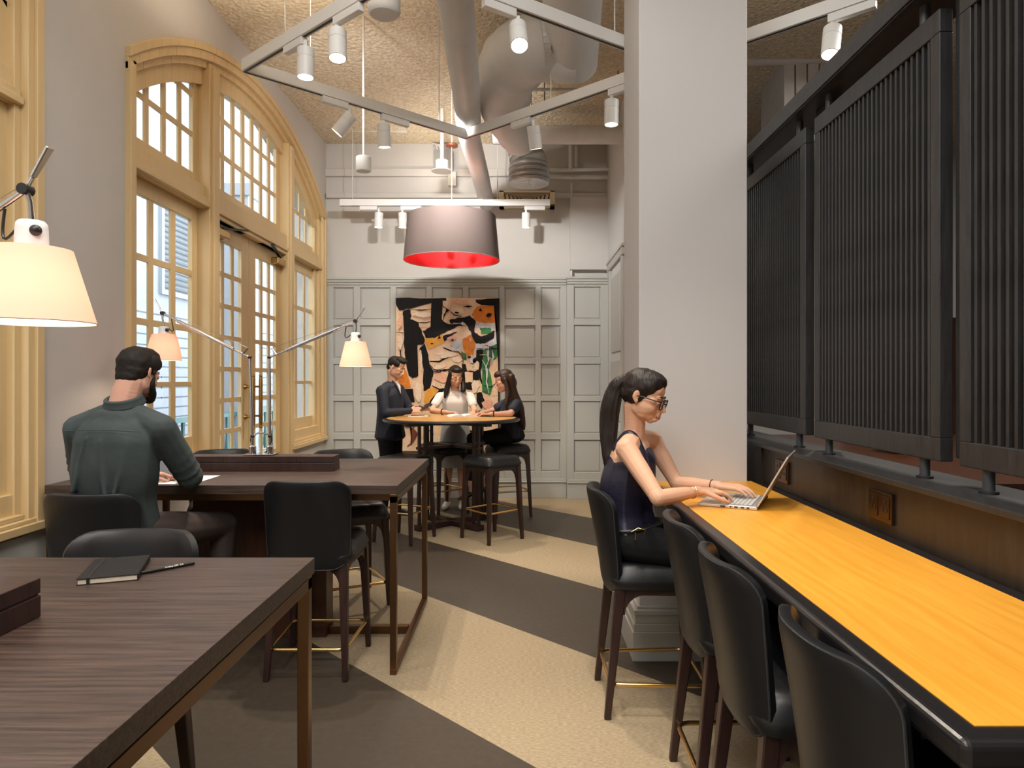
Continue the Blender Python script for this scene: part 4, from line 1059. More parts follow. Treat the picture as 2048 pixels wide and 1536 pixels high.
def blob(x, y, a, b, m, n=9):
    patch([(x+a*math.cos(2*PI*i/n)*rnd.uniform(.6, 1.2), y+b*math.sin(2*PI*i/n)*rnd.uniform(.6, 1.2)) for i in range(n)], m, 1.5)
LPK = cm('paint_pale_cream', (.88, .74, .58), (.80, .60, .44), 14); PNK = cm('paint_pink', (.85, .50, .36), (.75, .36, .24), 12)
for (x, y, a, b, m_) in ((420, 190, 75, 28, LPK), (700, 170, 70, 30, LPK), (720, 95, 80, 18, PNK), (240, 260, 22, 60, PNK), (245, 420, 18, 60, LPK), (620, 520, 90, 30, LPK), (560, 620, 60, 18, LPK), (700, 560, 40, 30, LPK), (410, 560, 14, 80, LPK), (390, 820, 34, 80, LPK), (580, 700, 60, 50, PNK), (860, 610, 25, 50, LPK), (660, 390, 45, 22, PNK), (850, 770, 30, 60, LPK), (800, 960, 110, 60, LPK), (950, 920, 50, 50, PNK), (640, 1000, 90, 60, LPK), (330, 1050, 80, 60, PNK), (500, 1230, 120, 60, LPK), (820, 560, 14, 40, WHP), (700, 440, 22, 36, WHP), (960, 560, 14, 60, GRN), (955, 500, 10, 60, WHP), (750, 270, 14, 18, WHP), (760, 245, 10, 30, BLK), (800, 540, 20, 8, BLK), (700, 180, 24, 8, BLK), (790, 130, 40, 8, BLK), (890, 160, 14, 14, BLK), (960, 200, 26, 18, BLK), (560, 380, 12, 12, BLK), (500, 430, 12, 6, BLK), (665, 400, 12, 10, BLK), (810, 400, 8, 20, PNK)):
    blob(x, y, a, b, m_)
stroke([(590, 130), (640, 160), (600, 190), (590, 240)], 7, BLK); stroke([(325, 155), (420, 160), (497, 150)], 9, BLK); stroke([(380, 258), (440, 262), (505, 250)], 9, BLK); stroke([(650, 170), (680, 200), (740, 210)], 9, BLK)
stroke([(885, 520), (935, 520), (985, 560), (1005, 640)], 5, CREAMP); stroke([(905, 560), (950, 640), (940, 740), (960, 830)], 9, WHP); stroke([(940, 480), (960, 560), (930, 640)], 9, WHP); stroke([(985, 480), (1000, 540), (980, 600)], 7, WHP)
stroke([(860, 470), (950, 475), (1035, 470)], 7, BLK); stroke([(480, 620), (500, 655), (560, 660), (600, 640), (660, 640)], 10, BLK)
for k in range(60):
    x = random.uniform(480, 1000); y = random.uniform(130, 900); a = random.uniform(2, 6)
    patch([(x-a, y-a*.4), (x, y-a*.7), (x+a*1.3, y), (x, y+a*.6)], random.choice([BLK, BLK, BRP]), 0)

# ================================================================== PEOPLE
def ico():
    bm = bmesh.new(); bmesh.ops.create_icosphere(bm, subdivisions=2, radius=1)
    v = np.array([p.co[:] for p in bm.verts]); f = np.array([[q.index for q in fc.verts] for fc in bm.faces]); bm.free(); return v, f
IV, IF = ico()
class Org:
    """balls and chains of balls fused into one continuous skin"""
    def __init__(s): s.items = []
    def ball(s, c, r, R=None):
        r = (r, r, r) if isinstance(r, (int, float)) else r
        s.items.append((np.array(c, float), np.array(r, float), np.array(R if R is not None else np.eye(3), float))); return s
    def limb(s, pts, rs, step=.3, R=None, smooth=True):
        P_ = [np.array(p, float) for p in pts]; Q = [np.array((r, r, r) if isinstance(r, (int, float)) else r, float) for r in rs]
        for i in range(len(P_)-1):
            p0, p1, p2, p3 = P_[max(i-1, 0)], P_[i], P_[i+1], P_[min(i+2, len(P_)-1)]
            d = np.linalg.norm(p2-p1); asp = max(1, max(Q[i].max()/Q[i].min(), Q[i+1].max()/Q[i+1].min())); n = max(2, int(d/(min(Q[i].min(), Q[i+1].min())*step/asp**.8))+1)
            for k in range(n+(1 if i == len(P_)-2 else 0)):
                t = k/n
                if smooth and len(P_) > 2: p = .5*((2*p1)+(p2-p0)*t+(2*p0-5*p1+4*p2-p3)*t*t+(-p0+3*p1-3*p2+p3)*t**3)
                else: p = p1+(p2-p1)*t
                tt = t*t*(3-2*t) if smooth else t
                s.ball(p, Q[i]+(Q[i+1]-Q[i])*tt, R)
        return s
    def build(s, name, m, parent, off, voxel=.006, smooth=5, cuts=(), fine=None):
        vs_ = []; fs = []; b = 0
        for c, r, R in s.items:
            vs_.append((IV*r) @ R.T+c-np.array(off)); fs.append(IF+b); b += len(IV)
        me = bpy.data.meshes.new(name); me.from_pydata(np.vstack(vs_).tolist(), [], np.vstack(fs).tolist())
        o = bpy.data.objects.new(name, me); COL.objects.link(o)
        rm = o.modifiers.new('r', 'REMESH'); rm.mode = 'VOXEL'; rm.voxel_size = voxel
        if smooth: sm = o.modifiers.new('s', 'SMOOTH'); sm.factor = .5; sm.iterations = smooth
        dg = bpy.context.evaluated_depsgraph_get(); me2 = bpy.data.meshes.new_from_object(o.evaluated_get(dg))
        o.modifiers.clear(); o.data = me2; me2.name = name
        if cuts:
            bm = bmesh.new(); bm.from_mesh(me2)
            for co_, no_ in cuts:
                co_ = Vector(co_)-Vector(off)
                r_ = bmesh.ops.bisect_plane(bm, geom=bm.verts[:]+bm.edges[:]+bm.faces[:], plane_co=co_, plane_no=no_, clear_outer=True)
            bm.to_mesh(me2); bm.free()
        me2.materials.clear(); me2.materials.append(m)
        me2.polygons.foreach_set('use_smooth', [True]*len(me2.polygons))
        o.parent = parent
        return o
def frame(fwd, up=(0, 0, 1)):
    """columns: side (person's left->right as x), forward y, up z"""
    f = Vector(fwd).normalized(); u = Vector(up); x = f.cross(u).normalized(); u = x.cross(f).normalized()
    return np.array([[x.x, f.x, u.x], [x.y, f.y, u.y], [x.z, f.z, u.z]])
def V(*a): return np.array(a, float)
def head_shape(o, C, F, sc=1.0, male=False):
    C = np.array(C, float)
    def b(p, r, s=0): o.ball(C+F @ (np.array(p)*sc), np.array(r)*sc, F)
    b((0, -.016, .034), (.073, .092, .081)); b((0, .018, .044), (.065, .067, .060)); b((0, .030, -.004), (.0625, .060, .066))
    b((0, .031, -.042), (.055, .055, .052)); b((0, .036, -.066), (.045 if not male else .049, .047, .036)); b((0, .061, -.087), (.021 if not male else .026, .018, .017))
    for s in (-1, 1):
        b((s*.033, .045, -.030), (.028, .034, .036)); b((s*(.040 if not male else .045), .004, -.046), (.021, .036, .038)); b((s*(.034), .022, -.066), (.020, .034, .026)); b((s*.024, .074, .020), (.024, .013, .009))
        b((s*.046, .050, .000), (.016, .022, .020))
        b((s*.037, .026, -.038), (.026, .038, .042))
        ca, sa_ = math.cos(s*.45), math.sin(s*.45); RE = F @ np.array([[ca, -sa_, 0], [sa_, ca, 0], [0, 0, 1]])
        o.ball(C+F @ (V(s*.079, -.014, .002)*sc), V(.0048, .0165, .0270)*sc, RE); o.ball(C+F @ (V(s*.0765, -.006, -.020)*sc), V(.005, .009, .012)*sc, RE)
        b((s*.0115, .095, -.037), (.008, .010, .0072))
    for t in np.linspace(0, 1, 7): b((0, .088+.0185*t, .010-.040*t), (.0072+.0028*t, .008+.0025*t, .0075))
    b((0, .0905, -.052), (.020, .008, .010)); b((0, .091, -.0605), (.022, .0085, .0050)); b((0, .0895, -.0700), (.018, .0085, .0055)); b((0, .082, -.080), (.022, .010, .01))
def face_bits(root, off, C, F, sc=1.0, brow=HAIRS, lips=LIPS, lid=SKIN, smile=0):
    C = Vector(C); Fm = Matrix(F.tolist())
    def W(p): return C+Fm @ (Vector(p)*sc)
    for s in (-1, 1):
        X_ = Matrix.Translation(W((s*.029, .0785, -.001))-Vector(off)) @ Fm.to_4x4()
        MB().sphere((0, 0, .0006*sc), (.0128*sc, .0108*sc, .0088*sc), 14, 10).build('eyelid', lid, root, xf=X_, smooth=True)
        MB().sphere((0, .0042*sc, -.0036*sc), (.0088*sc, .0062*sc, .0032*sc), 12, 8).build('eye', mat('iris', (.02, .012, .008), .15), root, xf=X_, smooth=True)
        m = MB(); m.tube([(-.0125*sc, .003*sc, -.0020*sc), (-.006*sc, .0108*sc, -.0012*sc), (.004*sc, .0112*sc, -.0010*sc), (.013*sc, .002*sc, -.0015*sc)], .0012*sc, 6)
        m.build('eyelashes', HAIRS, root, xf=X_)
        pts = [W((s*x, y, z))-Vector(off) for x, y, z in ((.012, .0870, .0215), (.024, .0875, .0265), (.037, .0800, .0265), (.046, .068, .021))]
        MB().tube(pts, [.0018*sc, .003*sc, .0026*sc, .001*sc], 6).build('eyebrow', brow, root, smooth=True)
    o = Org(); Cn = np.array(C)
    for t in np.linspace(-1, 1, 9):
        o.ball(Cn+F @ (np.array((t*.021, .0965-.011*t*t, -.0615+.002*abs(t)*smile*1.5-.0006)) * sc), np.array((.004, .0050, .0036*(1.1-abs(t))+.0012))*sc, F)
        o.ball(Cn+F @ (np.array((t*.018, .0955-.010*t*t, -.0690+.002*abs(t)*(1+smile*2))) * sc), np.array((.004, .0052, .0046*(1.1-abs(t))+.0010))*sc, F)
    o.build('lips', lips, root, off, voxel=.0014*sc, smooth=2)
def hand(o, wrist, d, nrm, sc=1.0, thumb=1, curl=.5, spread=.10):
    w_ = np.array(wrist, float); d = np.array(Vector(d).normalized()); n = np.array(Vector(nrm).normalized()); n = n-d*n.dot(d); n /= np.linalg.norm(n); sd = np.cross(d, n)*thumb
    # sd points toward thumb side
    offs = [.030, .010, -.010, -.029]; lens = [.070, .078, .072, .056]; kn = [.088, .092, .087, .078]
    for i in range(4):
        k = w_+d*kn[i]*sc+sd*offs[i]*sc
        o.limb([w_+sd*offs[i]*.55*sc, k], [.0145*sc, .0105*sc], smooth=False)
        ang = curl*.5; p = k; dirf = d+sd*spread*offs[i]/.03*.6; dirf /= np.linalg.norm(dirf)
        for q, fr in enumerate((.44, .31, .25)):
            dd = dirf*math.cos(ang)-n*math.sin(ang); p2 = p+dd*lens[i]*fr*sc
            o.limb([p, p2], [(.0086-.0009*q)*sc, (.0080-.0010*q)*sc], smooth=False); p = p2; ang += curl*.55
    tb = w_+d*.022*sc+sd*.022*sc
    t1 = tb+(d*.65+sd*.70-n*.25)*.045*sc; t2 = t1+(d*.88+sd*.30-n*.30)*.033*sc; t3 = t2+(d*.95+sd*.05-n*.3)*.026*sc
    o.limb([tb, t1, t2, t3], [.0135*sc, .0105*sc, .0095*sc, .0072*sc], smooth=False)
def V(*a): return np.array(a, float)

# ---------------- woman with glasses
wo = (.56, 3.08, .66)
w1 = tag(empty('person', wo), 'seated woman with ponytail and black glasses in a navy sleeveless top, typing on a laptop', 'person')
fw = Vector((.89, -.46, 0)).normalized(); FB = frame(fw)
FH = frame(Vector((.86, -.42, -.34)))
HC = V(.548, 3.03, 1.372)
Sn, Sf = V(.455, 2.925, 1.150), V(.625, 3.235, 1.155)
En, Ef = V(.548, 2.715, .975), V(.715, 3.12, .972)
Wn, Wf = V(.742, 2.835, .985), V(.868, 2.99, .982)
b = Org(); head_shape(b, HC, FH, 1.0)
b.limb([HC+FH @ V(0, -.028, -.055), V(.512, 3.065, 1.235), V(.505, 3.075, 1.16)], [.049, .049, .058])
b.limb([V(.50, 3.085, .74), V(.475, 3.095, .87), V(.485, 3.09, 1.0), V(.50, 3.085, 1.10), V(.51, 3.08, 1.15)], [(.160, .115, .10), (.120, .095, .09), (.135, .105, .09), (.140, .092, .08), (.10, .065, .05)], R=FB, step=.35)
b.limb([V(.51, 3.075, 1.185), Sn], [.045, .050]); b.limb([V(.515, 3.08, 1.185), Sf], [.045, .050])
for S_, E_2, W_ in ((Sn, En, Wn), (Sf, Ef, Wf)):
    b.limb([S_, S_+(E_2-S_)*.35, E_2-(E_2-S_)*.12, E_2], [.048, .042, .034, .033]); b.limb([E_2, E_2+(W_-E_2)*.28, W_-(W_-E_2)*.2, W_], [.033, .034, .025, .0215])
hand(b, Wn, (.96, .22, -.06), (-.05, -.1, 1), .98, thumb=1, curl=.62, spread=.12)
hand(b, Wf, (.86, -.45, -.02), (0, -.1, 1), .98, thumb=-1, curl=.55, spread=.12)
b.build('body', SKIN, w1, wo, voxel=.0032, smooth=7)
face_bits(w1, wo, HC, FH, 1.0)
# top
t = Org()
t.limb([V(.500, 3.085, .745), V(.480, 3.095, .86), V(.487, 3.09, .985), V(.502, 3.083, 1.075), V(.508, 3.08, 1.125)], [(.180, .135, .07), (.150, .120, .10), (.152, .126, .09), (.142, .112, .07), (.095, .082, .05)], R=FB, step=.3)
for s in (-1, 1):
    q_ = lambda x, y, z: V(.508, 3.08, z)+FB @ V(s*x, y, 0)
    t.limb([q_(.078, .072 if s > 0 else .060, 1.08), q_(.074, .050 if s > 0 else .030, 1.150), q_(.076, .006, 1.205), q_(.072, -.050, 1.14)], [(.034, .024, .03), (.024, .022, .026), (.021, .026, .022), (.032, .022, .03)], R=FB, step=.3)
t.build('tank_top', NAVY, w1, wo, voxel=.005, smooth=5)
# trousers
tr = Org(); Hn, Hf = V(.47, 3.00, .735), V(.56, 3.16, .735); Kn_, Kf = V(.90, 2.86, .70), V(.98, 3.06, .70)
tr.limb([V(.49, 3.085, .80), V(.50, 3.085, .745)], [(.155, .125, .05), (.182, .150, .085)], R=FB)
for h, k in ((Hn, Kn_), (Hf, Kf)):
    tr.limb([h, k], [.088, .062]); f_ = k+V(-.02, .0, -.42); tr.limb([k, f_], [.060, .038])
tr.build('trousers', BLKT, w1, wo, voxel=.008, smooth=5)
for k in (Kn_, Kf):
    f_ = k+V(-.02, 0, -.46); Org().limb([f_, f_+V(.06, -.02, -.03), f_+V(.15, -.05, -.045)], [.035, .035, .022]).build('shoe', BLACKP, w1, wo, voxel=.008)
bl_ = [tuple(np.array(V(.495, 3.087, .795)+FB @ V(.172*math.cos(a), .142*math.sin(a), .012*math.sin(a)))-np.array(wo)) for a in [2*PI*i/40 for i in range(40)]]
MB().tube(bl_, .006, 6, closed=True).build('belt', BLACKP, w1, smooth=True)
q = P(1262, 1064, 2.885)-Vector(wo)
MB().tube([q+Vector((0, 0, 0)), q+Vector((.03, -.004, .018)), q+Vector((.06, -.006, .010)), q+Vector((.055, -.006, -.02))], .0014, 6).build('belt_buckle', BRASS, w1, smooth=True)
MB().tube([q+Vector((.018, -.01, .0)), q+Vector((.016, -.012, -.03))], [.003, .005], 6).build('tassel', BRASS, w1, smooth=True)
# hair
h = Org()
def hb(o, p, r): o.ball(HC+FH @ V(*p), r, FH)
hb(h, (0, -.024, .038), (.0800, .0940, .0880)); hb(h, (0, .004, .060), (.0730, .0760, .0660)); hb(h, (0, .022, .080), (.061, .060, .044)); hb(h, (0, -.050, .000), (.066, .062, .058))
for s in (-1, 1): hb(h, (s*.030, -.030, .010), (.050, .060, .060)); hb(h, (s*.046, .010, .052), (.029, .050, .040))
h.build('hair', HAIR, w1, wo, voxel=.0032, smooth=14)
pt0 = HC+FH @ V(0, -.108, .050)
pony = [pt0, P(1233, 775, 3.09), P(1222, 810, 3.10), P(1218, 860, 3.10), P(1217, 905, 3.08), P(1219, 935, 3.06)]
ho_ = Org(); ho_.limb([np.array(p) for p in pony], [.020, .038, .046, .040, .026, .008], step=.2)
for i in range(14):
    a = random.uniform(0, 2*PI); e = random.uniform(.010, .032)
    pp_ = [np.array(p)+V(math.cos(a)*e*k_, math.sin(a)*e*k_, 0) for p, k_ in zip(pony, (.3, .9, 1.25, 1.2, .9, .7))]
    pp_[-1] = pp_[-1]+V(random.uniform(-.01, .01), random.uniform(-.01, .01), random.uniform(-.06, .04))
    ho_.limb(pp_, [.008, .012, .013, .012, .008, .003], step=.35)
ho_.build('ponytail', HAIR, w1, wo, voxel=.0038, smooth=2)
MB().tube([tuple(np.array(pt0)+FH @ V(.020*math.cos(a), .006, .020*math.sin(a))-np.array(wo)) for a in [2*PI*i/20 for i in range(20)]], .006, 6, closed=True).build('hair_tie', BLACKP, w1, smooth=True)
# glasses
Fm = Matrix(FH.tolist())
def WH(p): return Vector(HC)+Fm @ Vector(p)-Vector(wo)
gl = empty('glasses', (0, 0, 0)); gl.parent = w1
for s in (-1, 1):
    lp_ = [WH((s*.031+.0255*math.copysign(abs(math.cos(a))**.8, math.cos(a)), .098-.004*abs(math.cos(a)), -.004+.0200*math.copysign(abs(math.sin(a))**.8, math.sin(a)))) for a in [2*PI*i/28 for i in range(28)]]
    MB().tube(lp_, .0030, 8, closed=True).build('rim', BLACKP, gl, smooth=True)
    MB().tube([WH((s*.054, .094, .008)), WH((s*.074, .080, .009)), WH((s*.078, .03, .007)), WH((s*.081, -.004, .005)), WH((s*.079, -.022, -.008))], [.0032, .0032, .0026, .0022, .002], 8).build('temple_arm', BLACKP, gl, smooth=True)
    MB().add(lp_, [tuple(range(28))]).build('lens', GLASS, gl)
MB().tube([WH((-.008, .100, .0)), WH((0, .106, .004)), WH((.008, .100, .0))], .0024, 8).build('bridge', BLACKP, gl, smooth=True)
# bracelet and rings
def band(parent, c, d, r, t, m, name, off):
    R_ = rot_to(d); MB().tube([Vector(c)+R_ @ Vector((r*math.cos(a), r*math.sin(a), 0)) for a in [2*PI*i/24 for i in range(24)]], t, 6, closed=True).build(name, m, parent, off=off, smooth=True)
dn = Wn-En; dn /= np.linalg.norm(dn)
band(w1, Wn-dn*.035, dn, .0252, .0012, BRASS, 'bracelet', wo); band(w1, Wn-dn*.048, dn*1.0+V(.1, .1, .2), .0265, .0010, BRASS, 'bracelet', wo)
df_ = Wf-Ef; df_ /= np.linalg.norm(df_); band(w1, Wf-df_*.03, df_, .0245, .0022, BLACKP, 'bracelet', wo)

# ---------------- laptop
lt = tag(empty('laptop', (.95, 2.74, BZ+.0015)), 'open silver laptop under the typing hands on the amber counter', 'laptop')
wv = Vector((.454, .891, 0)); dv = Vector((.891, -.454, 0))
LR = Matrix((wv, -dv, Vector((0, 0, 1)))).transposed()   # local x = width, y = towards the user
def LB(x0, x1, y0, y1, z0, z1): return MB().box(x0, x1, y0, y1, z0, z1, LR, (0, 0, 0))
SILV = mat('laptop_silver', (.62, .60, .57), .32, metal=.6); KEYS = mat('laptop_keys', (.52, .50, .47), .5)
LB(0, .315, 0, .235, 0, .014).build('base', SILV, lt, bevel=.004, seg=3)
KB = LB(.018, .297, .022, .128, .0135, .0146).build('keyboard_well', mat('key_well', (.16, .15, .14), .6), lt)
kx = .0188
for r_ in range(6):
    for c_ in range(14):
        w_k = kx
        if r_ == 5 and 3 < c_ < 9: continue
        LB(.021+c_*.0195, .021+c_*.0195+.0165, .025+r_*.0170, .025+r_*.0170+.0145, .0146, .0162).build('key', KEYS, KB)
LB(.021+4*.0195, .021+9*.0195-.003, .025+5*.0170, .0395+5*.0170, .0146, .0162).build('key', KEYS, KB)
LB(.105, .210, .145, .215, .0138, .0145).build('touchpad', mat('touchpad', (.5, .49, .47), .3), lt, bevel=.001)
for k_, w_k in ((.03, .010), (.05, .014), (.075, .014), (.10, .006), (.125, .02)): LB(-.0006, .002, k_, k_+w_k, .004, .010).build('port', BLACKP, lt)
sa = math.atan2(.215, .12)
sv = (dv*math.cos(sa)+Vector((0, 0, 1))*math.sin(sa)); sn = wv.cross(sv).normalized()
SR = Matrix((wv, sv, sn)).transposed()
LID = MB().box(0, .315, 0, .235, -.003, .003, SR, (0, 0, .014)).build('lid', SILV, lt, bevel=.0015)
sgn = 1 if sn.dot(-dv) > 0 else -1
MB().box(.006, .309, .010, .228, *(sorted((.0031*sgn, .0036*sgn))), SR, (0, 0, .014)).build('screen', mat('screen_glass', (.03, .035, .045), .1, emit=(.35, .42, .55), estr=.5), lt)
MB().tube([LR @ Vector((.02, 0, .012)), LR @ Vector((.295, 0, .012))], .006, 10).build('hinge', BLACKP, lt, smooth=True)

# ---------------- man in grey-green shirt, from behind
mo = (-1.80, 3.08, .66)
m1 = tag(empty('person', mo), 'bearded man in a grey-green shirt sitting with his back to the viewer', 'person')
FM = frame((.10, .99, 0)); FMH = frame(Vector((.28, .93, -.26))); MC = V(-1.735, 3.10, 1.475)
SL, SR_ = V(-1.972, 3.05, 1.225), V(-1.592, 3.02, 1.232)
EL, ER = V(-2.03, 3.17, 1.02), V(-1.545, 3.19, .995); WL, WR = V(-1.90, 3.42, .975), V(-1.68, 3.44, .975)
b = Org(); head_shape(b, MC, FMH, .97, male=True)
b.limb([MC+FMH @ V(0, -.032, -.05), V(-1.762, 3.04, 1.36), V(-1.775, 3.03, 1.27)], [.060, .061, .072])
b.limb([V(-1.80, 3.08, .76), V(-1.80, 3.05, 1.0), V(-1.785, 3.04, 1.2)], [(.14, .11, .1), (.14, .10, .1), (.13, .08, .08)], R=FM, step=.4)
for E_2, W_ in ((EL, WL), (ER, WR)): b.limb([E_2, W_], [.038, .028])
hand(b, WL, (.75, .62, -.1), (0, .0, 1), 1.08, thumb=1, curl=.6); hand(b, WR, (-.45, .85, -.1), (0, 0, 1), 1.08, thumb=-1, curl=.6)
b.build('body', SKINM, m1, mo, voxel=.0045, smooth=4)
face_bits(m1, mo, MC, FMH, .97, lid=SKINM)
t = Org()
t.limb([V(-1.82, 3.10, .76), V(-1.815, 3.06, .90), V(-1.80, 3.03, 1.04), V(-1.785, 3.02, 1.17), V(-1.778, 3.03, 1.265), V(-1.775, 3.04, 1.31)], [(.190, .150, .06), (.180, .140, .10), (.195, .140, .10), (.192, .132, .09), (.140, .090, .06), (.082, .06, .03)], R=FM, step=.3)
t.limb([V(-1.772, 3.04, 1.318), SL], [.052, .066], smooth=False); t.limb([V(-1.772, 3.04, 1.318), SR_], [.052, .066], smooth=False)
for S_, E_2, W_ in ((SL, EL, WL), (SR_, ER, WR)):
    t.limb([S_, S_+(E_2-S_)*.5, E_2], [.067, .064, .058], step=.2); t.limb([E_2, E_2+(W_-E_2)*.3, W_], [.060, .054, .038], step=.2)
    d_ = (W_-E_2)/np.linalg.norm(W_-E_2)
    for k_ in range(3): t.ball(E_2+(S_-E_2)*(.12+.16*k_), (.066, .066, .018), np.array(rot_to(S_-E_2)))
for a, bb_, rr_ in (((-.05, -.135, .03), (-.10, -.135, -.20), .012), ((.02, -.138, .02), (.05, -.138, -.22), .012), ((.12, -.11, -.02), (.06, -.135, -.30), .012)):
    t.limb([V(-1.79, 3.03, 1.17)+FM @ V(*a), V(-1.80, 3.04, 1.17)+FM @ V(*bb_)], [rr_*.4, rr_], step=.4)
t.build('shirt', DENIM, m1, mo, voxel=.006, smooth=8)
NB = V(-1.765, 3.04, 1.350); cR = frame((.1, .97, .32))
col_ = Org()
for lay, (r1_, dz_) in enumerate(((.074, 0), (.078, -.012), (.071, .014))):
    for i in range(44):
        a = 2*PI*i/44
        if .42*PI < a < .58*PI: continue
        col_.ball(NB+cR @ V(r1_*math.cos(a), r1_*.95*math.sin(a), dz_), (.010, .010, .011))
col_.build('collar', DENIM, m1, mo, voxel=.004, smooth=3)
yk = []
for i in range(25):
    a = (-1+2*i/24)*.85; yk.append(Vector(V(-1.782, 3.03, 1.222)+FM @ V(.205*a, -.118-.022*(1-a*a)+.03*abs(a)**3, .012*(1-a*a)))-Vector(mo))
MB().tube(yk, .0026, 6).build('yoke_seam', mat('shirt_seam', (.045, .06, .062), .8), m1, smooth=True)
tr = Org(); tr.limb([V(-1.82, 3.10, .80), V(-1.81, 3.11, .75)], [(.175, .14, .05), (.185, .155, .085)], R=FM)
for hx_, kx_ in ((-1.90, -1.98), (-1.70, -1.53)):
    tr.limb([V(hx_, 3.12, .745), V(kx_, 3.52, .70)], [.098, .072]); tr.limb([V(kx_, 3.52, .70), V(kx_, 3.47, .26)], [.068, .045])
    Org().limb([V(kx_, 3.45, .22), V(kx_, 3.50, .19), V(kx_, 3.60, .175)], [.042, .042, .03]).build('shoe', BLACKP, m1, mo, voxel=.008)
tr.build('trousers', BRNT, m1, mo, voxel=.008, smooth=4)
h = Org()
def hm(o, p, r): o.ball(MC+FMH @ (V(*p)*.97), np.array(r)*.97, FMH)
hm(h, (0, -.026, .040), (.080, .090, .086)); hm(h, (0, .018, .084), (.064, .072, .048)); hm(h, (0, -.040, .0), (.074, .066, .060)); hm(h, (0, -.055, -.030), (.062, .046, .044))
for s in (-1, 1): hm(h, (s*.064, .018, .052), (.018, .044, .038)); hm(h, (s*.070, .022, .014), (.008, .010, .022))
h.build('hair', HAIRS, m1, mo, voxel=.0035, smooth=12)
h = Org()
for s in (-1, 1):
    h.limb([MC+FMH @ V(s*.072, .022, -.01), MC+FMH @ V(s*.064, .028, -.05), MC+FMH @ V(s*.048, .058, -.082), MC+FMH @ V(s*.02, .082, -.102), MC+FMH @ V(0, .088, -.105)], [.006, .012, .015, .016, .016])
h.limb([MC+FMH @ V(-.022, .090, -.050), MC+FMH @ V(0, .099, -.049), MC+FMH @ V(.022, .090, -.050)], [.005, .006, .005])
h.build('beard', HAIRS, m1, mo, voxel=.0035, smooth=3)

# ---------------- standing man in blazer
so = (-1.36, 7.2, 0)
m2 = tag(empty('person', so), 'standing man in a dark navy blazer looking down at the phone in his hands', 'person')
FS = frame((.93, -.36, 0)); FSH = frame(Vector((.90, -.25, -.36))); SC = V(-1.305, 7.15, 1.565)
S1, S2 = V(-1.42, 6.99, 1.325), V(-1.31, 7.35, 1.335); E1, E2 = V(-1.38, 6.93, 1.10), V(-1.20, 7.38, 1.12); W1, W2 = V(-1.13, 6.96, 1.125), V(-1.04, 7.14, 1.14)
b = Org(); head_shape(b, SC, FSH, .97, male=True)
b.limb([SC+FSH @ V(0, -.03, -.05), V(-1.345, 7.17, 1.45), V(-1.36, 7.18, 1.36)], [.052, .053, .07])
b.limb([V(-1.37, 7.2, .95), V(-1.37, 7.2, 1.3)], [(.12, .09, .1), (.13, .09, .1)], R=FS)
b.limb([E1, W1], [.035, .027]); b.limb([E2, W2], [.035, .027])
hand(b, W1, (.85, .2, .10), (.0, -.8, .5), .98, thumb=-1, curl=.9); hand(b, W2, (.75, -.45, .08), (0, .6, .7), .98, thumb=1, curl=.9)
b.build('body', SKIN, m2, so, voxel=.0055, smooth=3); face_bits(m2, so, SC, FSH, .97)
t = Org()
t.limb([V(-1.375, 7.2, .84), V(-1.375, 7.2, .98), V(-1.37, 7.2, 1.12), V(-1.37, 7.19, 1.27), V(-1.365, 7.18, 1.36), V(-1.36, 7.175, 1.405)], [(.195, .15, .05), (.172, .135, .1), (.168, .13, .1), (.182, .128, .09), (.140, .090, .06), (.075, .060, .03)], R=FS, step=.3)
for a, e_, w_3 in ((S1, E1, W1), (S2, E2, W2)):
    t.limb([V(-1.36, 7.18, 1.395), a], [.042, .062], smooth=False); t.limb([a, (a+e_)/2, e_], [.064, .058, .050], step=.25); t.limb([e_, w_3], [.050, .036], step=.25)
t.build('blazer', BLAZ, m2, so, voxel=.007, smooth=6)
for s in (-1, 1):
    MB().tube([V(-1.355, 7.175, 1.44)+FS @ V(s*.040, .030, -.01)-V(*so), V(-1.355, 7.175, 1.40)+FS @ V(s*.034, .078, -.02)-V(*so), V(-1.36, 7.18, 1.28)+FS @ V(s*.008, .122, .0)-V(*so)], [.010, .012, .006], 8).build('lapel', BLAZ, m2, smooth=True)
MB().tube([V(-1.355, 7.175, 1.42)+FS @ V(0, .056, 0)-V(*so), V(-1.355, 7.175, 1.38)+FS @ V(0, .088, -.01)-V(*so), V(-1.36, 7.18, 1.30)+FS @ V(0, .112, 0)-V(*so)], [.020, .018, .004], 8).build('shirt_front', WTEE, m2, smooth=True)
tr = Org(); tr.limb([V(-1.375, 7.2, .98), V(-1.375, 7.2, .88)], [(.15, .115, .05), (.16, .125, .08)], R=FS)
for s in (-1, 1):
    hp = V(-1.375, 7.2, .86)+FS @ V(s*.085, 0, 0); kn_ = V(-1.37, 7.2, .48)+FS @ V(s*.10, .01, 0); an = V(-1.38, 7.2, .09)+FS @ V(s*.11, -.01, 0)
    tr.limb([hp, kn_, an], [.088, .062, .048]); Org().limb([an+V(0, 0, -.045), an+FS @ V(0, .10, -.055), an+FS @ V(0, .17, -.06)], [.040, .036, .028]).build('shoe', BLACKP, m2, so, voxel=.008)
tr.build('trousers', BLKT, m2, so, voxel=.009, smooth=3)
h = Org()
def hs_(p, r): h.ball(SC+FSH @ (V(*p)*.97), np.array(r)*.97, FSH)
hs_((0, -.028, .050), (.078, .086, .078)); hs_((0, .028, .100), (.066, .068, .040)); hs_((0, .068, .098), (.052, .030, .026)); hs_((0, -.066, -.005), (.06, .04, .05))
for s in (-1, 1): hs_((s*.062, .018, .055), (.018, .042, .036))
h.build('hair', HAIRS, m2, so, voxel=.005, smooth=3)
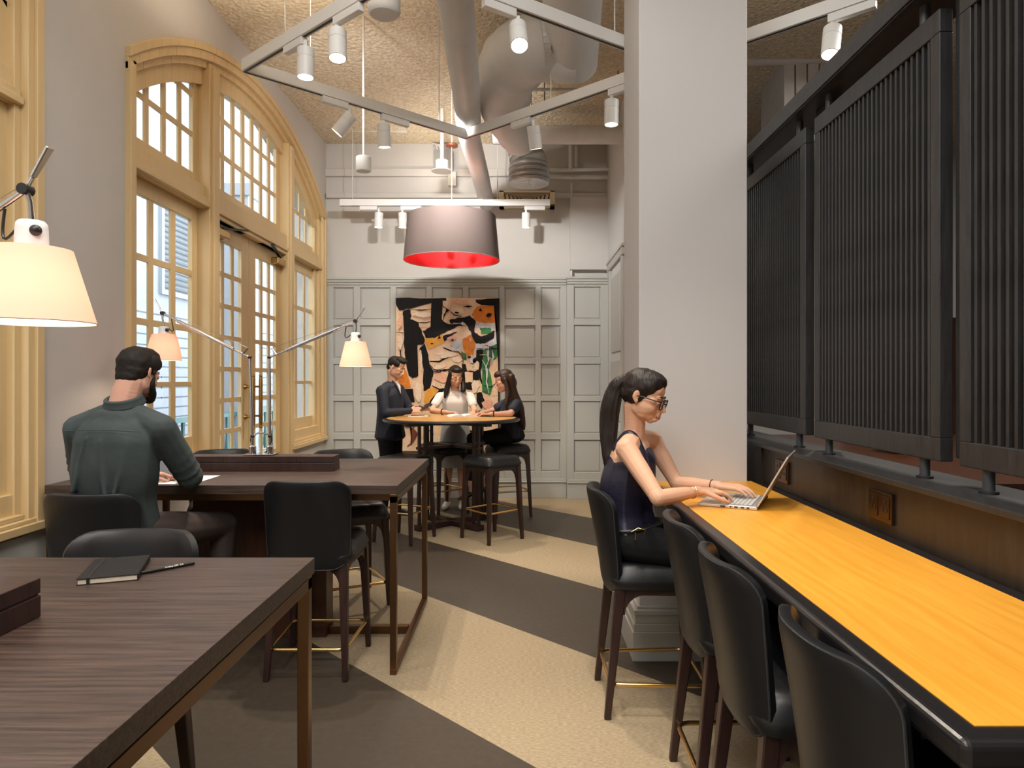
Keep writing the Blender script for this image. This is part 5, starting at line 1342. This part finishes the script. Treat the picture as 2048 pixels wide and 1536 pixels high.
mp_ = tag(MB().box(-.036, .036, -.075, .075, -.004, .004).build('phone', BLACKP, bevel=.002), 'dark phone held up by the standing man in the blazer', 'phone')
mp_.location = (-.985, 7.03, 1.165); mp_.rotation_euler = (.45, .3, -1.1)

# ---------------- woman in white
vo = (-.73, 7.66, 0)
w2 = tag(empty('person', vo), 'smiling dark-haired woman in a white tee and grey skirt behind the round table', 'person')
FV = frame((.05, -1, 0)); FVH = frame(Vector((.35, -.88, -.30))); VC = V(-.715, 7.53, 1.475)
b = Org(); head_shape(b, VC, FVH, .98)
b.limb([VC+FVH @ V(0, -.03, -.05), V(-.725, 7.58, 1.36), V(-.73, 7.60, 1.28)], [.046, .045, .055])
b.limb([V(-.73, 7.66, .9), V(-.73, 7.63, 1.22)], [(.12, .09, .1), (.13, .085, .08)], R=FV)
S1, S2 = V(-.895, 7.59, 1.27), V(-.560, 7.59, 1.27); E1, E2 = V(-.965, 7.44, 1.105), V(-.500, 7.44, 1.105); W1, W2 = V(-.78, 7.28, 1.095), V(-.50, 7.22, 1.095)
for a, e_, w_3 in ((S1, E1, W1), (S2, E2, W2)): b.limb([a+V(0, 0, -.02), e_], [.036, .033]); b.limb([e_, w_3], [.033, .023])
hand(b, W1, (.95, -.15, 0), (0, 0, 1), .92, thumb=-1, curl=.7); hand(b, W2, (-.1, -.95, 0), (0, 0, 1), .92, thumb=1, curl=.7)
for s in (-1, 1): b.limb([V(-.73+s*.075, 7.66, .62), V(-.735+s*.075, 7.65, .46), V(-.74+s*.08, 7.68, .28), V(-.74+s*.085, 7.68, .09)], [.066, .052, .047, .032])
b.build('body', SKIN, w2, vo, voxel=.0055, smooth=3); face_bits(w2, vo, VC, FVH, .98, smile=1.2)
t = Org()
t.limb([V(-.73, 7.66, .92), V(-.73, 7.65, 1.04), V(-.73, 7.625, 1.18), V(-.73, 7.60, 1.27), V(-.73, 7.60, 1.315)], [(.155, .125, .05), (.145, .115, .09), (.152, .122, .08), (.125, .080, .05), (.070, .055, .025)], R=FV, step=.3)
for a, e_ in ((S1, E1), (S2, E2)): t.limb([V(-.73, 7.60, 1.285), a+V(0, 0, -.015)], [.036, .050], smooth=False); t.limb([a+V(0, 0, -.015), a+(e_-a)*.58], [.052, .052], step=.25)
t.build('tee', WTEE, w2, vo, voxel=.006, smooth=6)
sk = MB().lathe([(.150, .96), (.165, .85), (.178, .70), (.185, .47), (.178, .47), (.170, .72), (.14, .95)], (0, 0, 0), 36, caps=False)
sk.build('skirt', GSKIRT, w2, smooth=True)
for s in (-1, 1):
    Org().limb([V(-.74+s*.085, 7.69, .045), V(-.745+s*.09, 7.60, .038), V(-.75+s*.092, 7.53, .032)], [.042, .040, .030]).build('shoe', WTEE, w2, vo, voxel=.008)
h = Org()
def hv(p, r): h.ball(VC+FVH @ (V(*p)*.98), np.array(r)*.98, FVH)
hv((0, -.028, .046), (.082, .092, .084)); hv((0, .028, .088), (.064, .060, .042)); hv((0, -.06, -.03), (.075, .06, .08))
for s, e_ in ((-1, .0), (1, .0)):
    a0 = VC+FVH @ V(s*.070, .018, .05); a1 = VC+FVH @ V(s*.080, .014, -.03)
    xo = -.10 if s > 0 else .02
    h.limb([a0, a1, V(VC[0]+(.085 if (FVH @ V(s, 0, 0))[0] > 0 else -.095), 7.52, 1.34), V(VC[0]+(.08 if (FVH @ V(s, 0, 0))[0] > 0 else -.115), 7.50, 1.25 if (FVH @ V(s, 0, 0))[0] < 0 else 1.32)], [.020, .026, .034, .016])
h.limb([VC+FVH @ V(0, -.08, 0), V(-.73, 7.68, 1.28)], [.06, .05])
h.build('hair', HAIR, w2, vo, voxel=.005, smooth=3)
band(w2, V(-.84, 7.33, 1.098), (.9, -.3, 0), .030, .006, BLACKP, 'wristband', vo)

# ---------------- woman in navy, long hair
no_ = (-.13, 7.32, .76)
w3 = tag(empty('person', no_), 'woman with very long brown hair in a navy tee seated at the round table', 'person')
FN = frame((-.93, -.36, 0)); FNH = frame(Vector((-.92, -.12, -.34))); NC = V(-.17, 7.12, 1.425)
b = Org(); head_shape(b, NC, FNH, .98)
b.limb([NC+FNH @ V(0, -.03, -.05), V(-.115, 7.17, 1.31), V(-.10, 7.20, 1.22)], [.045, .045, .055])
b.limb([V(-.10, 7.28, .86), V(-.10, 7.22, 1.16)], [(.13, .10, .1), (.125, .085, .08)], R=FN)
S1, S2 = V(-.04, 7.03, 1.19), V(-.15, 7.36, 1.19); E1, E2 = V(-.10, 6.92, 1.10), V(-.32, 7.34, 1.10); W1, W2 = V(-.31, 6.97, 1.09), V(-.40, 7.14, 1.09)
for a, e_, w_3 in ((S1, E1, W1), (S2, E2, W2)): b.limb([a, e_], [.043, .034]); b.limb([e_, w_3], [.034, .023])
hand(b, W1, (-.9, .15, 0), (0, 0, 1), .9, thumb=1, curl=.8); hand(b, W2, (-.6, -.7, 0), (0, 0, 1), .9, thumb=-1, curl=.8)
b.limb([V(-.52, 7.12, .40), V(-.50, 7.12, .28)], [.04, .032]); b.limb([V(-.42, 7.22, .42), V(-.40, 7.24, .32)], [.04, .032])
b.build('body', SKINM, w3, no_, voxel=.0055, smooth=3); face_bits(w3, no_, NC, FNH, .98, lid=SKINM)
t = Org()
t.limb([V(-.10, 7.29, .84), V(-.10, 7.27, .96), V(-.10, 7.23, 1.09), V(-.10, 7.20, 1.18), V(-.10, 7.20, 1.235)], [(.165, .13, .05), (.145, .115, .09), (.155, .12, .08), (.140, .085, .05), (.075, .058, .025)], R=FN, step=.3)
for a, e_ in ((S1, E1), (S2, E2)): t.limb([V(-.10, 7.20, 1.21), a], [.045, .052]); t.limb([a, a+(e_-a)*.55], [.056, .056], step=.25)
t.build('tee', BLAZ, w3, no_, voxel=.006, smooth=3)
tr = Org(); tr.limb([V(-.10, 7.30, .90), V(-.10, 7.31, .84)], [(.165, .135, .05), (.178, .150, .08)], R=FN)
for a, k_, f_ in ((V(-.13, 7.22, .845), V(-.50, 7.10, .835), V(-.52, 7.11, .42)), (V(-.18, 7.36, .845), V(-.50, 7.26, .80), V(-.42, 7.22, .44))):
    tr.limb([a, k_], [.090, .064]); tr.limb([k_, f_], [.060, .042])
    an = f_+V(.02, .01, -.16)
    Org().limb([an, an+V(-.07, -.03, -.03), an+V(-.14, -.06, -.05)], [.030, .028, .014]).limb([an+V(.02, 0, 0), an+V(.025, 0, -.07)], [.012, .006]).build('shoe', BLACKP, w3, no_, voxel=.006)
tr.build('trousers', BLKT, w3, no_, voxel=.008, smooth=3)
h = Org()
def hn(p, r): h.ball(NC+FNH @ (V(*p)*.98), np.array(r)*.98, FNH)
hn((0, -.028, .046), (.082, .092, .084)); hn((0, .028, .088), (.064, .060, .042)); hn((0, -.07, -.03), (.075, .06, .08)); hn((.06, -.01, .02), (.026, .05, .06)); hn((-.06, -.01, .02), (.026, .05, .06))
for i in range(22):
    a = random.uniform(-1, 1); b_ = random.uniform(0, 1)
    h.limb([NC+FNH @ V(a*.06, -.08, .02), V(-.09+b_*.03, 7.14+a*.06, 1.30), V(-.045+b_*.05, 7.14+a*.07, 1.16), V(-.01+b_*.045, 7.15+a*.07, 1.03+random.uniform(-.05, .02)), V(.015+b_*.03, 7.16+a*.05, .94+random.uniform(-.03, .05))], [.04, .038, .034, .022, .008], step=.3)
h.limb([NC+FNH @ V(-.0, -.0, .02)+V(.02, -.075, 0), V(-.13, 7.02, 1.30), V(-.15, 6.99, 1.20), V(-.14, 6.98, 1.12)], [.022, .028, .022, .008])
h.build('hair', HAIRB, w3, no_, voxel=.005, smooth=5)
band(w3, V(-.27, 6.962, 1.095), (-.97, .2, 0), .030, .006, BLACKP, 'watch', no_)
